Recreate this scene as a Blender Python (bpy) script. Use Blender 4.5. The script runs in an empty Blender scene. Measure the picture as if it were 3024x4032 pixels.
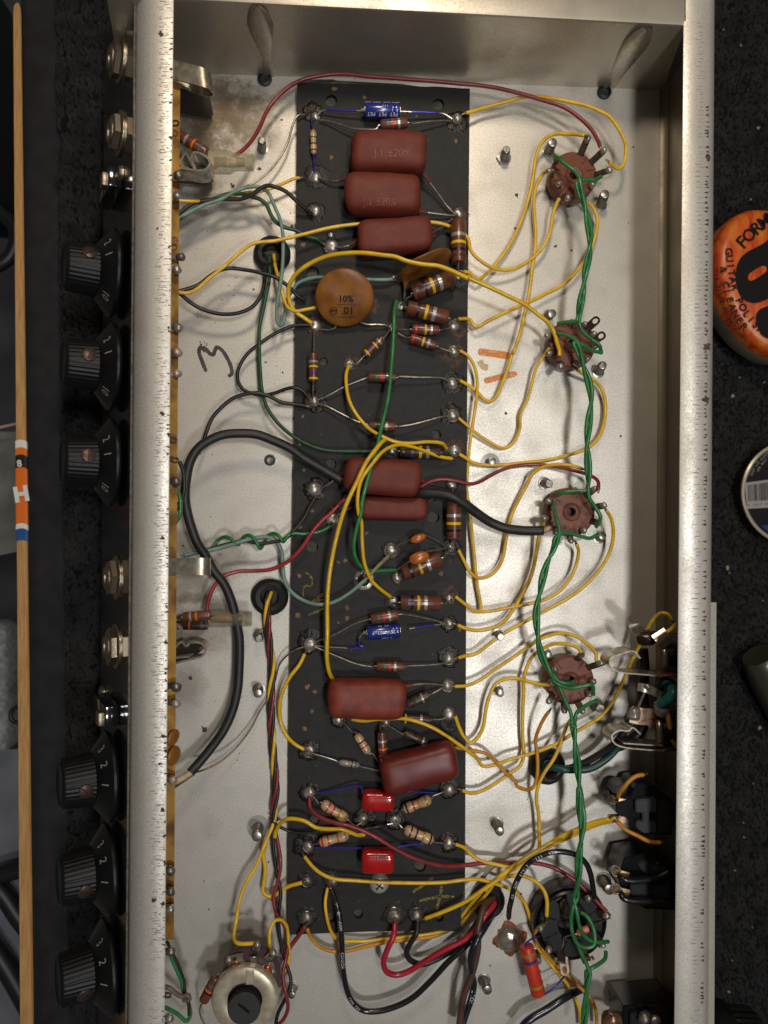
import bpy, bmesh, math, random
from mathutils import Vector, Matrix, noise
random.seed(7)
S = bpy.context.scene
COL = S.collection
# ---------------------------------------------------------------- camera, world, lamps, exposure
FPX, CX, CY, NX, NY, W_, H_ = 2912.0, 1512.0, 2016.0, 1350.0, 2060.0, 3024, 4032
D = FPX / 100.0                       # 1 unit = 1 cm on the chassis floor; camera 29 cm above it
_n = Vector((NX - CX, -(NY - CY), -FPX)).normalized()
ZC = -_n
XC = (Vector((1, 0, 0)) - ZC * ZC.x).normalized()
YC = ZC.cross(XC)
cam_d = bpy.data.cameras.new('camera')
cam = bpy.data.objects.new('camera', cam_d); COL.objects.link(cam)
cam.matrix_world = Matrix((XC, YC, ZC)).to_4x4()
cam.location = (0, 0, D)
cam_d.sensor_fit = 'VERTICAL'; cam_d.sensor_height = 36.0; cam_d.lens = 36.0 * FPX / H_
cam_d.clip_start = 0.1; cam_d.clip_end = 400
cam_d.dof.use_dof = True; cam_d.dof.focus_distance = D - 1.6; cam_d.dof.aperture_fstop = 0.1
S.camera = cam
wd = bpy.data.worlds.new('World'); S.world = wd; wd.use_nodes = True
wd.node_tree.nodes['Background'].inputs[0].default_value = (1.0, 0.93, 0.84, 1)
wd.node_tree.nodes['Background'].inputs[1].default_value = 0.065
S.view_settings.view_transform = 'Standard'; S.view_settings.look = 'None'
S.view_settings.exposure = 0.0; S.view_settings.gamma = 1.0

def px2w(x, y, z=0.0):
    r = Vector((x - CX, -(y - CY), -FPX))
    w = Vector((r.dot(XC), r.dot(YC), r.dot(ZC)))
    return Vector((0, 0, D)) + w * ((z - D) / w.z)
U = px2w

def lamp(name, loc, size, power, col, aim):
    l = bpy.data.lights.new(name, 'AREA'); l.shape = 'DISK'; l.size = size; l.energy = power; l.color = col
    o = bpy.data.objects.new(name, l); COL.objects.link(o); o.location = loc
    o.rotation_euler = (Vector(aim) - Vector(loc)).to_track_quat('-Z', 'Y').to_euler()
    return o
lamp('ceiling_lamp_near', (17.0, -25.0, 76.0), 8.0, 13300, (0.97, 0.985, 1.0), (2, -4, 0))
lamp('ceiling_lamp_far', (17.0, 5.0, 76.0), 8.0, 14200, (1.0, 0.985, 0.955), (2, 0, 0))
lamp('room_lamp', (3.0, 27.5, 30.0), 6.0, 4600, (1.0, 0.86, 0.68), (1, 0, 0))

# ---------------------------------------------------------------- materials
def lin(c):
    return tuple(((v / 255.0) / 12.92 if v <= 10.3 else ((v / 255.0 + 0.055) / 1.055) ** 2.4) for v in c)
MATS = {}
def mat(name, col, rough=0.5, metal=0.0, col2=None, sc=6.0, mix=(0.35, 0.7), bump=0.0, bsc=40.0, coat=0.0, spec=0.5,
        trans=0.0, alpha=1.0, rvar=0.0, anoise=0.0, stretch=(1, 1, 1), detail=4.0, sheen=0.0):
    if name in MATS: return MATS[name]
    m = bpy.data.materials.new(name); m.use_nodes = True
    nt = m.node_tree; b = nt.nodes['Principled BSDF']; N = nt.nodes.new; Lk = nt.links.new
    b.inputs['Base Color'].default_value = (*lin(col), 1)
    b.inputs['Roughness'].default_value = rough; b.inputs['Metallic'].default_value = metal
    b.inputs['Coat Weight'].default_value = coat; b.inputs['Coat Roughness'].default_value = 0.12
    b.inputs['Specular IOR Level'].default_value = spec
    b.inputs['Transmission Weight'].default_value = trans; b.inputs['Alpha'].default_value = alpha
    if sheen: b.inputs['Sheen Weight'].default_value = sheen
    tc = N('ShaderNodeTexCoord'); mp = N('ShaderNodeMapping'); mp.inputs['Scale'].default_value = stretch
    Lk(tc.outputs['Object'], mp.inputs[0])
    if col2 is not None:
        nz = N('ShaderNodeTexNoise'); nz.inputs['Scale'].default_value = sc; nz.inputs['Detail'].default_value = detail
        Lk(mp.outputs[0], nz.inputs[0])
        mr = N('ShaderNodeMapRange'); mr.inputs[1].default_value = mix[0]; mr.inputs[2].default_value = mix[1]
        Lk(nz.outputs[0], mr.inputs[0])
        mx = N('ShaderNodeMix'); mx.data_type = 'RGBA'
        mx.inputs[6].default_value = (*lin(col), 1); mx.inputs[7].default_value = (*lin(col2), 1)
        Lk(mr.outputs[0], mx.inputs[0]); Lk(mx.outputs[2], b.inputs['Base Color'])
        if rvar:
            r2 = N('ShaderNodeMapRange'); r2.inputs[3].default_value = rough - rvar; r2.inputs[4].default_value = rough + rvar
            Lk(nz.outputs[0], r2.inputs[0]); Lk(r2.outputs[0], b.inputs['Roughness'])
    if bump:
        n2 = N('ShaderNodeTexNoise'); n2.inputs['Scale'].default_value = bsc; n2.inputs['Detail'].default_value = 3
        Lk(mp.outputs[0], n2.inputs[0])
        bp = N('ShaderNodeBump'); bp.inputs['Strength'].default_value = bump; bp.inputs['Distance'].default_value = 0.03
        Lk(n2.outputs[0], bp.inputs['Height']); Lk(bp.outputs[0], b.inputs['Normal'])
    if anoise:
        n4 = N('ShaderNodeTexNoise'); n4.inputs['Scale'].default_value = anoise; n4.inputs['Detail'].default_value = 6; n4.inputs['Roughness'].default_value = .7; Lk(mp.outputs[0], n4.inputs[0])
        m4 = N('ShaderNodeMapRange'); m4.inputs[1].default_value = .36; m4.inputs[2].default_value = .58; m4.inputs[3].default_value = alpha * .25; m4.inputs[4].default_value = alpha; Lk(n4.outputs[0], m4.inputs[0]); Lk(m4.outputs[0], b.inputs['Alpha'])
    MATS[name] = m
    return m

YEL = mat('yellow insulation', (234, 190, 40), 0.42, col2=(208, 158, 30), sc=2.5, coat=0.15)
YELB = mat('bright yellow insulation', (226, 184, 22), 0.36, col2=(205, 158, 20), sc=2, coat=0.3)
YELO = mat('aged orange yellow insulation', (208, 146, 30), 0.45, col2=(180, 114, 24), sc=2.5)
GRN = mat('green insulation', (48, 126, 68), 0.38, col2=(36, 98, 52), sc=2.5, coat=0.2)
DGRN = mat('dark green insulation', (36, 84, 48), 0.45, col2=(28, 58, 36), sc=2.5)
PALE = mat('pale teal insulation', (122, 150, 138), 0.45, col2=(96, 122, 108), sc=2.0)
TEAL = mat('teal insulation', (24, 74, 70), 0.4, col2=(16, 52, 52), sc=2.0)
RED = mat('dull red insulation', (142, 44, 50), 0.42, col2=(112, 34, 38), sc=2.0, coat=0.15)
REDB = mat('bright red insulation', (178, 28, 52), 0.38, col2=(150, 22, 40), sc=2.0, coat=0.3)
BLK = mat('black insulation', (34, 33, 33), 0.42, col2=(24, 23, 23), sc=3)
BLKB = mat('brown black insulation', (48, 38, 32), 0.45, col2=(32, 27, 24), sc=2)
BLKG = mat('glossy black insulation', (26, 27, 30), 0.25, coat=0.4)
BLUEK = mat('blue black insulation', (24, 29, 42), 0.28, coat=0.3)
BRN = mat('brown insulation', (92, 62, 52), 0.42, col2=(70, 46, 40), sc=2)
JKT = mat('matte black cable jacket', (40, 40, 40), 0.5, col2=(31, 31, 31), sc=3, bump=0.05, bsc=15)
TIN = mat('tinned copper', (186, 178, 166), 0.3, metal=0.85, col2=(140, 128, 112), sc=6)
TIND = mat('tarnished lead', (140, 122, 104), 0.4, metal=0.7, col2=(96, 76, 60), sc=6)
BLUEL = mat('lacquered blue lead', (70, 62, 170), 0.25, metal=0.5, coat=0.3)
SOLD = mat('solder', (182, 176, 166), 0.36, metal=0.65, col2=(140, 133, 124), sc=7, bump=0.2, bsc=6)
SOLDD = mat('dull solder', (138, 133, 126), 0.4, metal=0.7, col2=(98, 93, 88), sc=9, bump=0.2, bsc=8)
FLUXK = mat('burnt flux', (18, 15, 12), 0.34, col2=(36, 26, 18), sc=9, bump=0.5, bsc=14, spec=.25)
FLUXR = mat('rusty flux', (80, 44, 26), 0.5, col2=(38, 28, 22), sc=11, bump=0.8, bsc=18, anoise=5)
FLUXC = mat('clear flux crust', (44, 40, 36), 0.35, col2=(26, 24, 22), sc=14, bump=0.6, bsc=22, spec=.3, anoise=6)
EYE = mat('eyelet metal', (150, 142, 130), 0.3, metal=0.9)
STEEL = mat('zinc screw steel', (172, 168, 160), 0.3, metal=0.85, col2=(120, 114, 106), sc=8)
PLATE = mat('plated spring steel', (196, 188, 172), 0.28, metal=0.85, col2=(150, 140, 122), sc=5)
LUG = mat('tarnished terminal', (128, 112, 96), 0.34, metal=0.8, col2=(84, 70, 58), sc=8)
BROWNP = mat('brown phenolic', (122, 72, 54), 0.42, col2=(106, 60, 46), sc=6, spec=0.3)
BLACKP = mat('black phenolic', (26, 26, 28), 0.32, col2=(36, 36, 38), sc=4)
CAPB = mat('dull maroon dipped coating', (110, 47, 33), 0.6, col2=(100, 43, 33), sc=2.2, mix=(0.35, 0.7), bump=0.3, bsc=9, rvar=0.1, detail=8, spec=.35)
CAPD = mat('glossy maroon dipped coating', (112, 36, 30), 0.4, col2=(88, 30, 26), sc=1.5, bump=0.06, bsc=3)
CAPO = mat('orange maroon dipped coating', (132, 54, 34), 0.52, col2=(100, 42, 30), sc=2.4, bump=0.25, bsc=8, detail=8, spec=.4)
CAPR = mat('glossy red film coating', (178, 22, 22), 0.16, col2=(150, 16, 18), sc=2, coat=0.5)
DISC = mat('ochre ceramic coating', (150, 94, 32), 0.42, col2=(112, 66, 26), sc=1.6, bump=0.06, bsc=6)
ORDR = mat('orange ceramic coating', (186, 104, 40), 0.3, col2=(150, 78, 28), sc=4, coat=0.3)
BLUEC = mat('blue vinyl sleeve', (32, 44, 128), 0.22, coat=0.4)
RBRN = mat('brown resistor body', (108, 62, 42), 0.34, col2=(88, 48, 34), sc=4, coat=0.2)
RDRK = mat('dark brown resistor body', (74, 50, 40), 0.36, col2=(52, 38, 32), sc=4)
RTAN = mat('tan resistor body', (198, 164, 122), 0.28, col2=(180, 142, 100), sc=4, coat=0.3)
RGRY = mat('grey resistor body', (132, 132, 130), 0.3)
RRED = mat('red resistor body', (200, 58, 34), 0.4, col2=(182, 48, 30), sc=5)
BAND = {'k': mat('black band', (28, 24, 22), 0.35), 'y': mat('yellow band', (220, 178, 24), 0.35), 's': mat('silver band', (168, 164, 158), 0.3, metal=0.4),
        'r': mat('red band', (190, 30, 38), 0.32), 'g': mat('green band', (30, 84, 58), 0.35), 'v': mat('violet band', (72, 50, 92), 0.35),
        'o': mat('orange band', (212, 104, 26), 0.35), 'd': mat('gold band', (190, 140, 62), 0.3, metal=0.4), 'n': mat('brown band', (84, 44, 32), 0.35),
        'b': mat('grey blue band', (84, 88, 104), 0.35)}
RUB = mat('black rubber', (34, 34, 34), 0.55, col2=(26, 26, 26), sc=4)
NYLD = mat('dirty nylon', (150, 142, 120), 0.4, col2=(120, 110, 90), sc=3, alpha=0.35)
NYL = mat('milky nylon', (188, 180, 150), 0.3, col2=(166, 154, 116), sc=3, alpha=0.45)
BRASS = mat('stained brass', (166, 124, 52), 0.38, metal=0.6, col2=(104, 70, 30), sc=1.2, mix=(0.42, 0.66))
CHROME = mat('chrome with painted dark reflection', (16, 17, 19), 0.1, col2=(24, 25, 27), sc=2, spec=.9, coat=.5)  # near-black base colour stands for chrome reflecting dark surroundings
KNOB = mat('satin black knob', (15, 15, 16), 0.34, coat=0.08, spec=0.35)
GRIP = mat('ribbed black grip', (22, 22, 23), 0.38, spec=0.18)
WHITE = mat('white print', (225, 222, 214), 0.5)
GOLDP = mat('faded tan print', (158, 106, 70), 0.6, col2=(128, 76, 54), sc=14, anoise=7)
BLACKI = mat('black ink', (26, 22, 20), 0.5)
PANK = mat('can steel', (206, 196, 174), 0.36, metal=0.5, col2=(176, 162, 136), sc=4)

# ---------------------------------------------------------------- geometry helpers
WL = {}
def mk(name, vf, m, parent=None, origin=None, smooth=True, angle=40):
    vs, fs = vf
    if parent is not None: org = WL[parent.name]
    elif origin is not None: org = Vector(origin)
    else:
        org = Vector((sum(v[0] for v in vs) / len(vs), sum(v[1] for v in vs) / len(vs), min(v[2] for v in vs)))
    me = bpy.data.meshes.new(name)
    me.from_pydata([(v[0] - org.x, v[1] - org.y, v[2] - org.z) for v in vs], [], fs)
    me.update()
    if smooth:
        me.shade_smooth()
        if angle < 180: me.set_sharp_from_angle(angle=math.radians(angle))
    for mm in (m if isinstance(m, (list, tuple)) else [m]): me.materials.append(mm)
    o = bpy.data.objects.new(name, me); COL.objects.link(o)
    if parent is not None: o.parent = parent
    else: o.location = org
    WL[o.name] = org.copy()
    return o
def root(name, loc):
    o = bpy.data.objects.new(name, None); COL.objects.link(o); o.location = loc; o.empty_display_size = 0.2
    WL[o.name] = Vector(loc); return o
def tag(o, label, cat, group=None, kind=None):
    if label: o['label'] = label
    if cat: o['category'] = cat
    if group: o['group'] = group
    if kind: o['kind'] = kind
    return o
def join(*vfs):
    V, Fc = [], []
    for v, f in vfs:
        k = len(V); V += [Vector(a) for a in v]; Fc += [tuple(i + k for i in q) for q in f]
    return V, Fc
def xf(vf, M): return [M @ Vector(v) for v in vf[0]], vf[1]
def spline(P, n=8):
    if len(P) < 3:
        return [P[0].lerp(P[-1], i / n) for i in range(n + 1)]
    out = []; Q = [P[0] * 2 - P[1]] + list(P) + [P[-1] * 2 - P[-2]]
    for i in range(1, len(Q) - 2):
        p0, p1, p2, p3 = Q[i - 1], Q[i], Q[i + 1], Q[i + 2]
        # centripetal Catmull-Rom
        t0 = 0; t1 = t0 + max((p1 - p0).length, 1e-4) ** 0.5; t2 = t1 + max((p2 - p1).length, 1e-4) ** 0.5; t3 = t2 + max((p3 - p2).length, 1e-4) ** 0.5
        for k in range(n):
            t = t1 + (t2 - t1) * k / n
            a1 = p0 * ((t1 - t) / (t1 - t0)) + p1 * ((t - t0) / (t1 - t0)); a2 = p1 * ((t2 - t) / (t2 - t1)) + p2 * ((t - t1) / (t2 - t1))
            a3 = p2 * ((t3 - t) / (t3 - t2)) + p3 * ((t - t2) / (t3 - t2))
            b1 = a1 * ((t2 - t) / (t2 - t0)) + a2 * ((t - t0) / (t2 - t0)); b2 = a2 * ((t3 - t) / (t3 - t1)) + a3 * ((t - t1) / (t3 - t1))
            out.append(b1 * ((t2 - t) / (t2 - t1)) + b2 * ((t - t1) / (t2 - t1)))
    out.append(P[-1].copy())
    return out
def tube(P, r, n=10, cap=True):
    V, Fc = [], []; up = Vector((0, 0, 1)); T0 = None
    for i, p in enumerate(P):
        t = (P[min(i + 1, len(P) - 1)] - P[max(i - 1, 0)])
        t = t.normalized() if t.length > 1e-7 else Vector((1, 0, 0))
        if T0 is None:
            a = up.cross(t); a = a.normalized() if a.length > 1e-3 else Vector((1, 0, 0))
        else: a = (a - t * a.dot(t)).normalized()
        T0 = t; b = t.cross(a); rr = r[i] if isinstance(r, list) else r
        for k in range(n):
            w = 2 * math.pi * k / n
            V.append(p + a * (rr * math.cos(w)) + b * (rr * math.sin(w)))
        if i:
            o = (i - 1) * n
            Fc += [(o + k, o + (k + 1) % n, o + n + (k + 1) % n, o + n + k) for k in range(n)]
    if cap:
        Fc.append(tuple(reversed(range(n)))); o = (len(P) - 1) * n; Fc.append(tuple(o + k for k in range(n)))
    return V, Fc
def frame(p, ax, up=(0, 0, 1)):
    """matrix whose local z runs along ax"""
    z = Vector(ax).normalized(); u = Vector(up)
    x = u.cross(z)
    if x.length < 1e-3: x = Vector((1, 0, 0)).cross(z) if abs(z.x) < 0.9 else Vector((0, 1, 0)).cross(z)
    x.normalize(); y = z.cross(x)
    M = Matrix((x, y, z)).transposed().to_4x4(); M.translation = Vector(p)
    return M
def lathe(prof, M, n=24, sx=1.0, sy=1.0, cap=True, rfun=None):
    V, Fc = [], []
    for i, (r, h) in enumerate(prof):
        for k in range(n):
            w = 2 * math.pi * k / n; rr = r * (rfun(w, h) if rfun else 1)
            V.append(M @ Vector((rr * math.cos(w) * sx, rr * math.sin(w) * sy, h)))
        if i:
            o = (i - 1) * n
            Fc += [(o + k, o + (k + 1) % n, o + n + (k + 1) % n, o + n + k) for k in range(n)]
    if cap:
        Fc.append(tuple(reversed(range(n)))); o = (len(prof) - 1) * n; Fc.append(tuple(o + k for k in range(n)))
    return V, Fc
def box(M, sx, sy, sz, bev=0.0, seg=2):
    bm = bmesh.new(); bmesh.ops.create_cube(bm, size=1)
    for v in bm.verts: v.co = Vector((v.co.x * sx, v.co.y * sy, v.co.z * sz))
    if bev: bmesh.ops.bevel(bm, geom=bm.edges[:], offset=bev, segments=seg, profile=0.5, affect='EDGES')
    bm.verts.ensure_lookup_table()
    vf = ([M @ v.co for v in bm.verts], [tuple(v.index for v in f.verts) for f in bm.faces]); bm.free()
    return vf
def prism(poly, z0, z1):
    """poly: list of world (x,y) or Vectors; counter-clockwise not required"""
    n = len(poly)
    a = sum(poly[i][0] * poly[(i + 1) % n][1] - poly[(i + 1) % n][0] * poly[i][1] for i in range(n))
    if a < 0: poly = poly[::-1]
    V = [Vector((p[0], p[1], z0)) for p in poly] + [Vector((p[0], p[1], z1)) for p in poly]
    return V, [tuple(reversed(range(n))), tuple(range(n, 2 * n))] + [(i, (i + 1) % n, n + (i + 1) % n, n + i) for i in range(n)]
def pxprism(pp, z0, z1): return prism([U(x, y, z1) for x, y in pp], z0, z1)
def ribbon(P, h, th):
    """a strip standing on edge: path P (Vectors at its lower edge), height h, thickness th"""
    V, Fc = [], []
    for i, p in enumerate(P):
        t = (P[min(i + 1, len(P) - 1)] - P[max(i - 1, 0)]).normalized()
        s = Vector((-t.y, t.x, 0)).normalized() * th / 2; u = Vector((0, 0, h))
        V += [p - s, p + s, p + s + u, p - s + u]
        if i:
            o = (i - 1) * 4
            Fc += [(o + k, o + (k + 1) % 4, o + 4 + (k + 1) % 4, o + 4 + k) for k in range(4)]
    o = (len(P) - 1) * 4
    return V, Fc + [(3, 2, 1, 0), (o, o + 1, o + 2, o + 3)]
def strip(P, w, th):
    """a flat strip lying face up along P (Vectors), width w"""
    V, Fc = [], []
    for i, p in enumerate(P):
        t = (P[min(i + 1, len(P) - 1)] - P[max(i - 1, 0)]).normalized()
        s = Vector((-t.y, t.x, 0)).normalized() * w / 2; u = t.cross(s).normalized() * th
        if u.z < 0: u = -u
        V += [p - s, p + s, p + s + u, p - s + u]
        if i:
            o = (i - 1) * 4
            Fc += [(o + k, o + (k + 1) % 4, o + 4 + (k + 1) % 4, o + 4 + k) for k in range(4)]
    o = (len(P) - 1) * 4
    return V, Fc + [(3, 2, 1, 0), (o, o + 1, o + 2, o + 3)]
def blotch(px, py, r, z, th=0.004, jag=0.35, n=14, sx=1.0, sy=1.0, seed=None):
    rnd = random.Random(seed if seed is not None else int(px * 7 + py * 13))
    pp = []
    for k in range(n):
        w = 2 * math.pi * k / n; q = r * (1 + jag * (rnd.random() * 2 - 1))
        pp.append((px + q * math.cos(w) * sx, py + q * math.sin(w) * sy))
    c = U(px, py, z); V = [c + Vector((0, 0, th))] + [U(x, y, z) for x, y in pp]
    return V, [(0, (k + 1) % n + 1, k + 1) for k in range(n)]
def sc(z): return (D - z) / FPX

TL = {'A': (0, 0, .66305), 'B': (600, 0, .66305), 'C': (1000, 200, .60277), 'D': (1924, 0, .66305), 'E': (600, 700, .60277), 'F': (1600, 400, .60277),
      'G': (1600, 1200, .60277), 'H': (600, 1500, .60277), 'I': (1600, 1900, .60277), 'J': (600, 2200, .60277), 'K': (1100, 2600, .60277), 'L': (2000, 2300, .60277),
      'M': (600, 3032, .60277), 'N': (1200, 3032, .60277), 'O': (2000, 3032, .60277), 'Q': (1100, 1100, .5425), 'R': (0, 800, .6329), 'S': (0, 2100, .4972),
      'T': (0, 2900, .5118), 'V': (2500, 700, .4521), 'W': (2500, 1700, .4972), 'Z': (0, 0, 1.8228), 'P': (0, 0, 1.0)}
def tp(t, u, v):
    a, b, s = TL[t]; return (a + u * s, b + v * s)
def pp(s):
    out = []; t = 'P'
    for k in s.split():
        if k.isalpha(): t = k
        else:
            u, v = k.split(','); out.append(tp(t, float(u), float(v)))
    return out
def zs(z, n):
    if not isinstance(z, (list, tuple)): return [z] * n
    out = []
    for i in range(n):
        t = i / max(n - 1, 1) * (len(z) - 1); k = min(int(t), len(z) - 2) if len(z) > 1 else 0
        out.append(z[k] + (z[k + 1] - z[k]) * (t - k) if len(z) > 1 else z[0])
    return out
def path(s, z):
    p = pp(s) if isinstance(s, str) else s
    return [U(x, y, q) for (x, y), q in zip(p, zs(z, len(p)))]
def text(s, size, fn, m, parent, name='print', spacing=1.0, bold=0.0):
    """flat lettering; fn maps local (u, v) of the line (origin at its centre) to a world point"""
    cu = bpy.data.curves.new('lettering', 'FONT'); cu.body = s; cu.size = size; cu.align_x = 'CENTER'; cu.align_y = 'CENTER'
    cu.space_character = spacing; cu.offset = bold; cu.resolution_u = 3
    ob = bpy.data.objects.new('lettering', cu); COL.objects.link(ob)
    dg = bpy.context.evaluated_depsgraph_get(); me = bpy.data.meshes.new_from_object(ob.evaluated_get(dg))
    vf = ([fn(v.co.x, v.co.y) for v in me.vertices], [tuple(p.vertices) for p in me.polygons])
    bpy.data.objects.remove(ob); bpy.data.curves.remove(cu); bpy.data.meshes.remove(me)
    return mk(name, vf, m, parent, smooth=False)
def flat_fn(px, py, z, deg):
    c = U(px, py, z); a = math.radians(-deg); ex = Vector((math.cos(a), math.sin(a), 0)); ey = Vector((-ex.y, ex.x, 0))
    return lambda u, v: c + ex * u + ey * v
def text_along(s, size, P, r, m, parent, start=0.0, name='print', flip=False, gap=0.72, bold=0.0):
    """one letter after another along the top of a wire path P"""
    if flip: P = P[::-1]
    L = [0.0]
    for i in range(1, len(P)): L.append(L[-1] + (P[i] - P[i - 1]).length)
    d = start * L[-1]; vfs = []
    for ch in s:
        if ch != ' ':
            i = max(1, next((k for k in range(len(L)) if L[k] >= d), len(L) - 1)); t = (P[i] - P[i - 1]).normalized()
            q = P[i - 1].lerp(P[i], (d - L[i - 1]) / max(L[i] - L[i - 1], 1e-6)); sd = Vector((-t.y, t.x, 0)).normalized()
            cu = bpy.data.curves.new('lettering', 'FONT'); cu.body = ch; cu.size = size; cu.offset = bold; cu.align_x = 'CENTER'; cu.align_y = 'CENTER'; cu.resolution_u = 2
            ob = bpy.data.objects.new('lettering', cu); COL.objects.link(ob)
            dg = bpy.context.evaluated_depsgraph_get(); me = bpy.data.meshes.new_from_object(ob.evaluated_get(dg))
            V = []
            for v in me.vertices:
                w = v.co.y / r if r else 0.0
                w = max(-1.4, min(1.4, w))
                V.append(q + t * v.co.x + (sd * math.sin(w) * (r + .004) + Vector((0, 0, math.cos(w) * (r + .004))) if r else sd * v.co.y + Vector((0, 0, .004))))
            vfs.append((V, [tuple(p.vertices) for p in me.polygons]))
            bpy.data.objects.remove(ob); bpy.data.curves.remove(cu); bpy.data.meshes.remove(me)
        d += size * gap
    if vfs: mk(name, join(*vfs), m, parent, smooth=False)

# ---------------------------------------------------------------- chassis
def metal_mat(name, base, dark, rough, metal, spots=(), fine=30.0, ystretch=1.0, spotcol=(112, 92, 66)):
    m = mat(name, base, rough, metal); nt = m.node_tree; N = nt.nodes.new; Lk = nt.links.new; b = nt.nodes['Principled BSDF']
    tc = N('ShaderNodeTexCoord'); mp = N('ShaderNodeMapping'); mp.inputs['Scale'].default_value = (1, ystretch, 1); Lk(tc.outputs['Object'], mp.inputs[0])
    n1 = N('ShaderNodeTexNoise'); n1.inputs['Scale'].default_value = fine; n1.inputs['Detail'].default_value = 5; n1.inputs['Roughness'].default_value = 0.7
    n2 = N('ShaderNodeTexNoise'); n2.inputs['Scale'].default_value = 0.55; n2.inputs['Detail'].default_value = 5
    for q in (n1, n2): Lk(mp.outputs[0], q.inputs[0])
    r1 = N('ShaderNodeMapRange'); r1.inputs[1].default_value = 0.4; r1.inputs[2].default_value = 0.72; r1.inputs[4].default_value = 0.85; Lk(n1.outputs[0], r1.inputs[0])
    mx = N('ShaderNodeMix'); mx.data_type = 'RGBA'; mx.inputs[6].default_value = (*lin(base), 1); mx.inputs[7].default_value = (*lin(dark), 1); Lk(r1.outputs[0], mx.inputs[0])
    r2 = N('ShaderNodeMapRange'); r2.inputs[1].default_value = 0.5; r2.inputs[2].default_value = 0.8; r2.inputs[4].default_value = 0.5; Lk(n2.outputs[0], r2.inputs[0])
    m2 = N('ShaderNodeMix'); m2.data_type = 'RGBA'; Lk(r2.outputs[0], m2.inputs[0]); Lk(mx.outputs[2], m2.inputs[6]); m2.inputs[7].default_value = (*lin(dark), 1)
    last = m2.outputs[2]
    n3 = N('ShaderNodeTexNoise'); n3.inputs['Scale'].default_value = 1.6; n3.inputs['Detail'].default_value = 8; n3.inputs['Roughness'].default_value = 0.75; Lk(tc.outputs['Object'], n3.inputs[0])
    for (x, y, r, k) in spots:
        c = U(x, y, 0)
        vd = N('ShaderNodeVectorMath'); vd.operation = 'DISTANCE'; vd.inputs[1].default_value = c; Lk(tc.outputs['Object'], vd.inputs[0])
        mr = N('ShaderNodeMapRange'); mr.inputs[1].default_value = r * .01; mr.inputs[2].default_value = 0.15 * r * .01; Lk(vd.outputs['Value'], mr.inputs[0])
        ad = N('ShaderNodeMath'); ad.operation = 'MULTIPLY_ADD'; ad.inputs[1].default_value = 0.55; Lk(mr.outputs[0], ad.inputs[0]); Lk(n3.outputs[0], ad.inputs[2])
        m3 = N('ShaderNodeMapRange'); m3.inputs[1].default_value = 0.72; m3.inputs[2].default_value = 1.0; m3.inputs[4].default_value = k; Lk(ad.outputs[0], m3.inputs[0])
        mm = N('ShaderNodeMix'); mm.data_type = 'RGBA'; Lk(m3.outputs[0], mm.inputs[0]); Lk(last, mm.inputs[6]); mm.inputs[7].default_value = (*lin(spotcol), 1)
        last = mm.outputs[2]
    Lk(last, b.inputs['Base Color'])
    av = N('ShaderNodeMath'); av.operation = 'MULTIPLY_ADD'; av.inputs[1].default_value = .5; Lk(n1.outputs[0], av.inputs[0]); hv = N('ShaderNodeMath'); hv.operation = 'MULTIPLY'; hv.inputs[1].default_value = .5; Lk(n2.outputs[0], hv.inputs[0]); Lk(hv.outputs[0], av.inputs[2]); rr = N('ShaderNodeMapRange'); rr.inputs[1].default_value = .35; rr.inputs[2].default_value = .65; rr.inputs[3].default_value = rough - .09; rr.inputs[4].default_value = rough + .11; Lk(av.outputs[0], rr.inputs[0]); Lk(rr.outputs[0], b.inputs['Roughness'])
    bp = N('ShaderNodeBump'); bp.inputs['Strength'].default_value = 0.12; bp.inputs['Distance'].default_value = 0.02; Lk(n1.outputs[0], bp.inputs['Height']); Lk(bp.outputs[0], b.inputs['Normal'])
    return m
FLOORM = metal_mat('oxidised aluminium floor', (216, 211, 201), (166, 159, 147), 0.43, 0.58, fine=17,
    spots=[(800, 420, 330, .75), (960, 470, 260, .7), (760, 560, 200, .6), (800, 740, 130, .7), (720, 2280, 240, .55), (900, 2190, 170, .5), (820, 2450, 230, .4), (730, 2700, 150, .4),
           (1180, 2330, 70, .3), (2300, 2760, 170, .25), (2030, 2330, 90, .25)])
WALLM = metal_mat('dull aluminium wall', (188, 181, 166), (150, 140, 124), 0.36, 0.65, fine=22)
FLANM = metal_mat('worn aluminium flange', (214, 209, 200), (168, 158, 146), 0.42, 0.5, fine=16)
RWALLM = metal_mat('rear wall with painted shade', (128, 117, 100), (98, 88, 74), 0.44, 0.5, fine=22)  # same aluminium, base colour darkened for the shade under the flange
RIBM = metal_mat('stained pressed rib', (178, 170, 154), (140, 128, 110), 0.36, 0.65, fine=9)
LIPM = metal_mat('aluminium lip', (186, 178, 164), (160, 150, 136), 0.38, 0.6, fine=10)
GRIME = mat('brown grime', (84, 66, 54), 0.7, col2=(40, 30, 25), sc=9)
SCRA = mat('grey bruise', (164, 155, 145), 0.5, col2=(134, 123, 113), sc=9)

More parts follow.
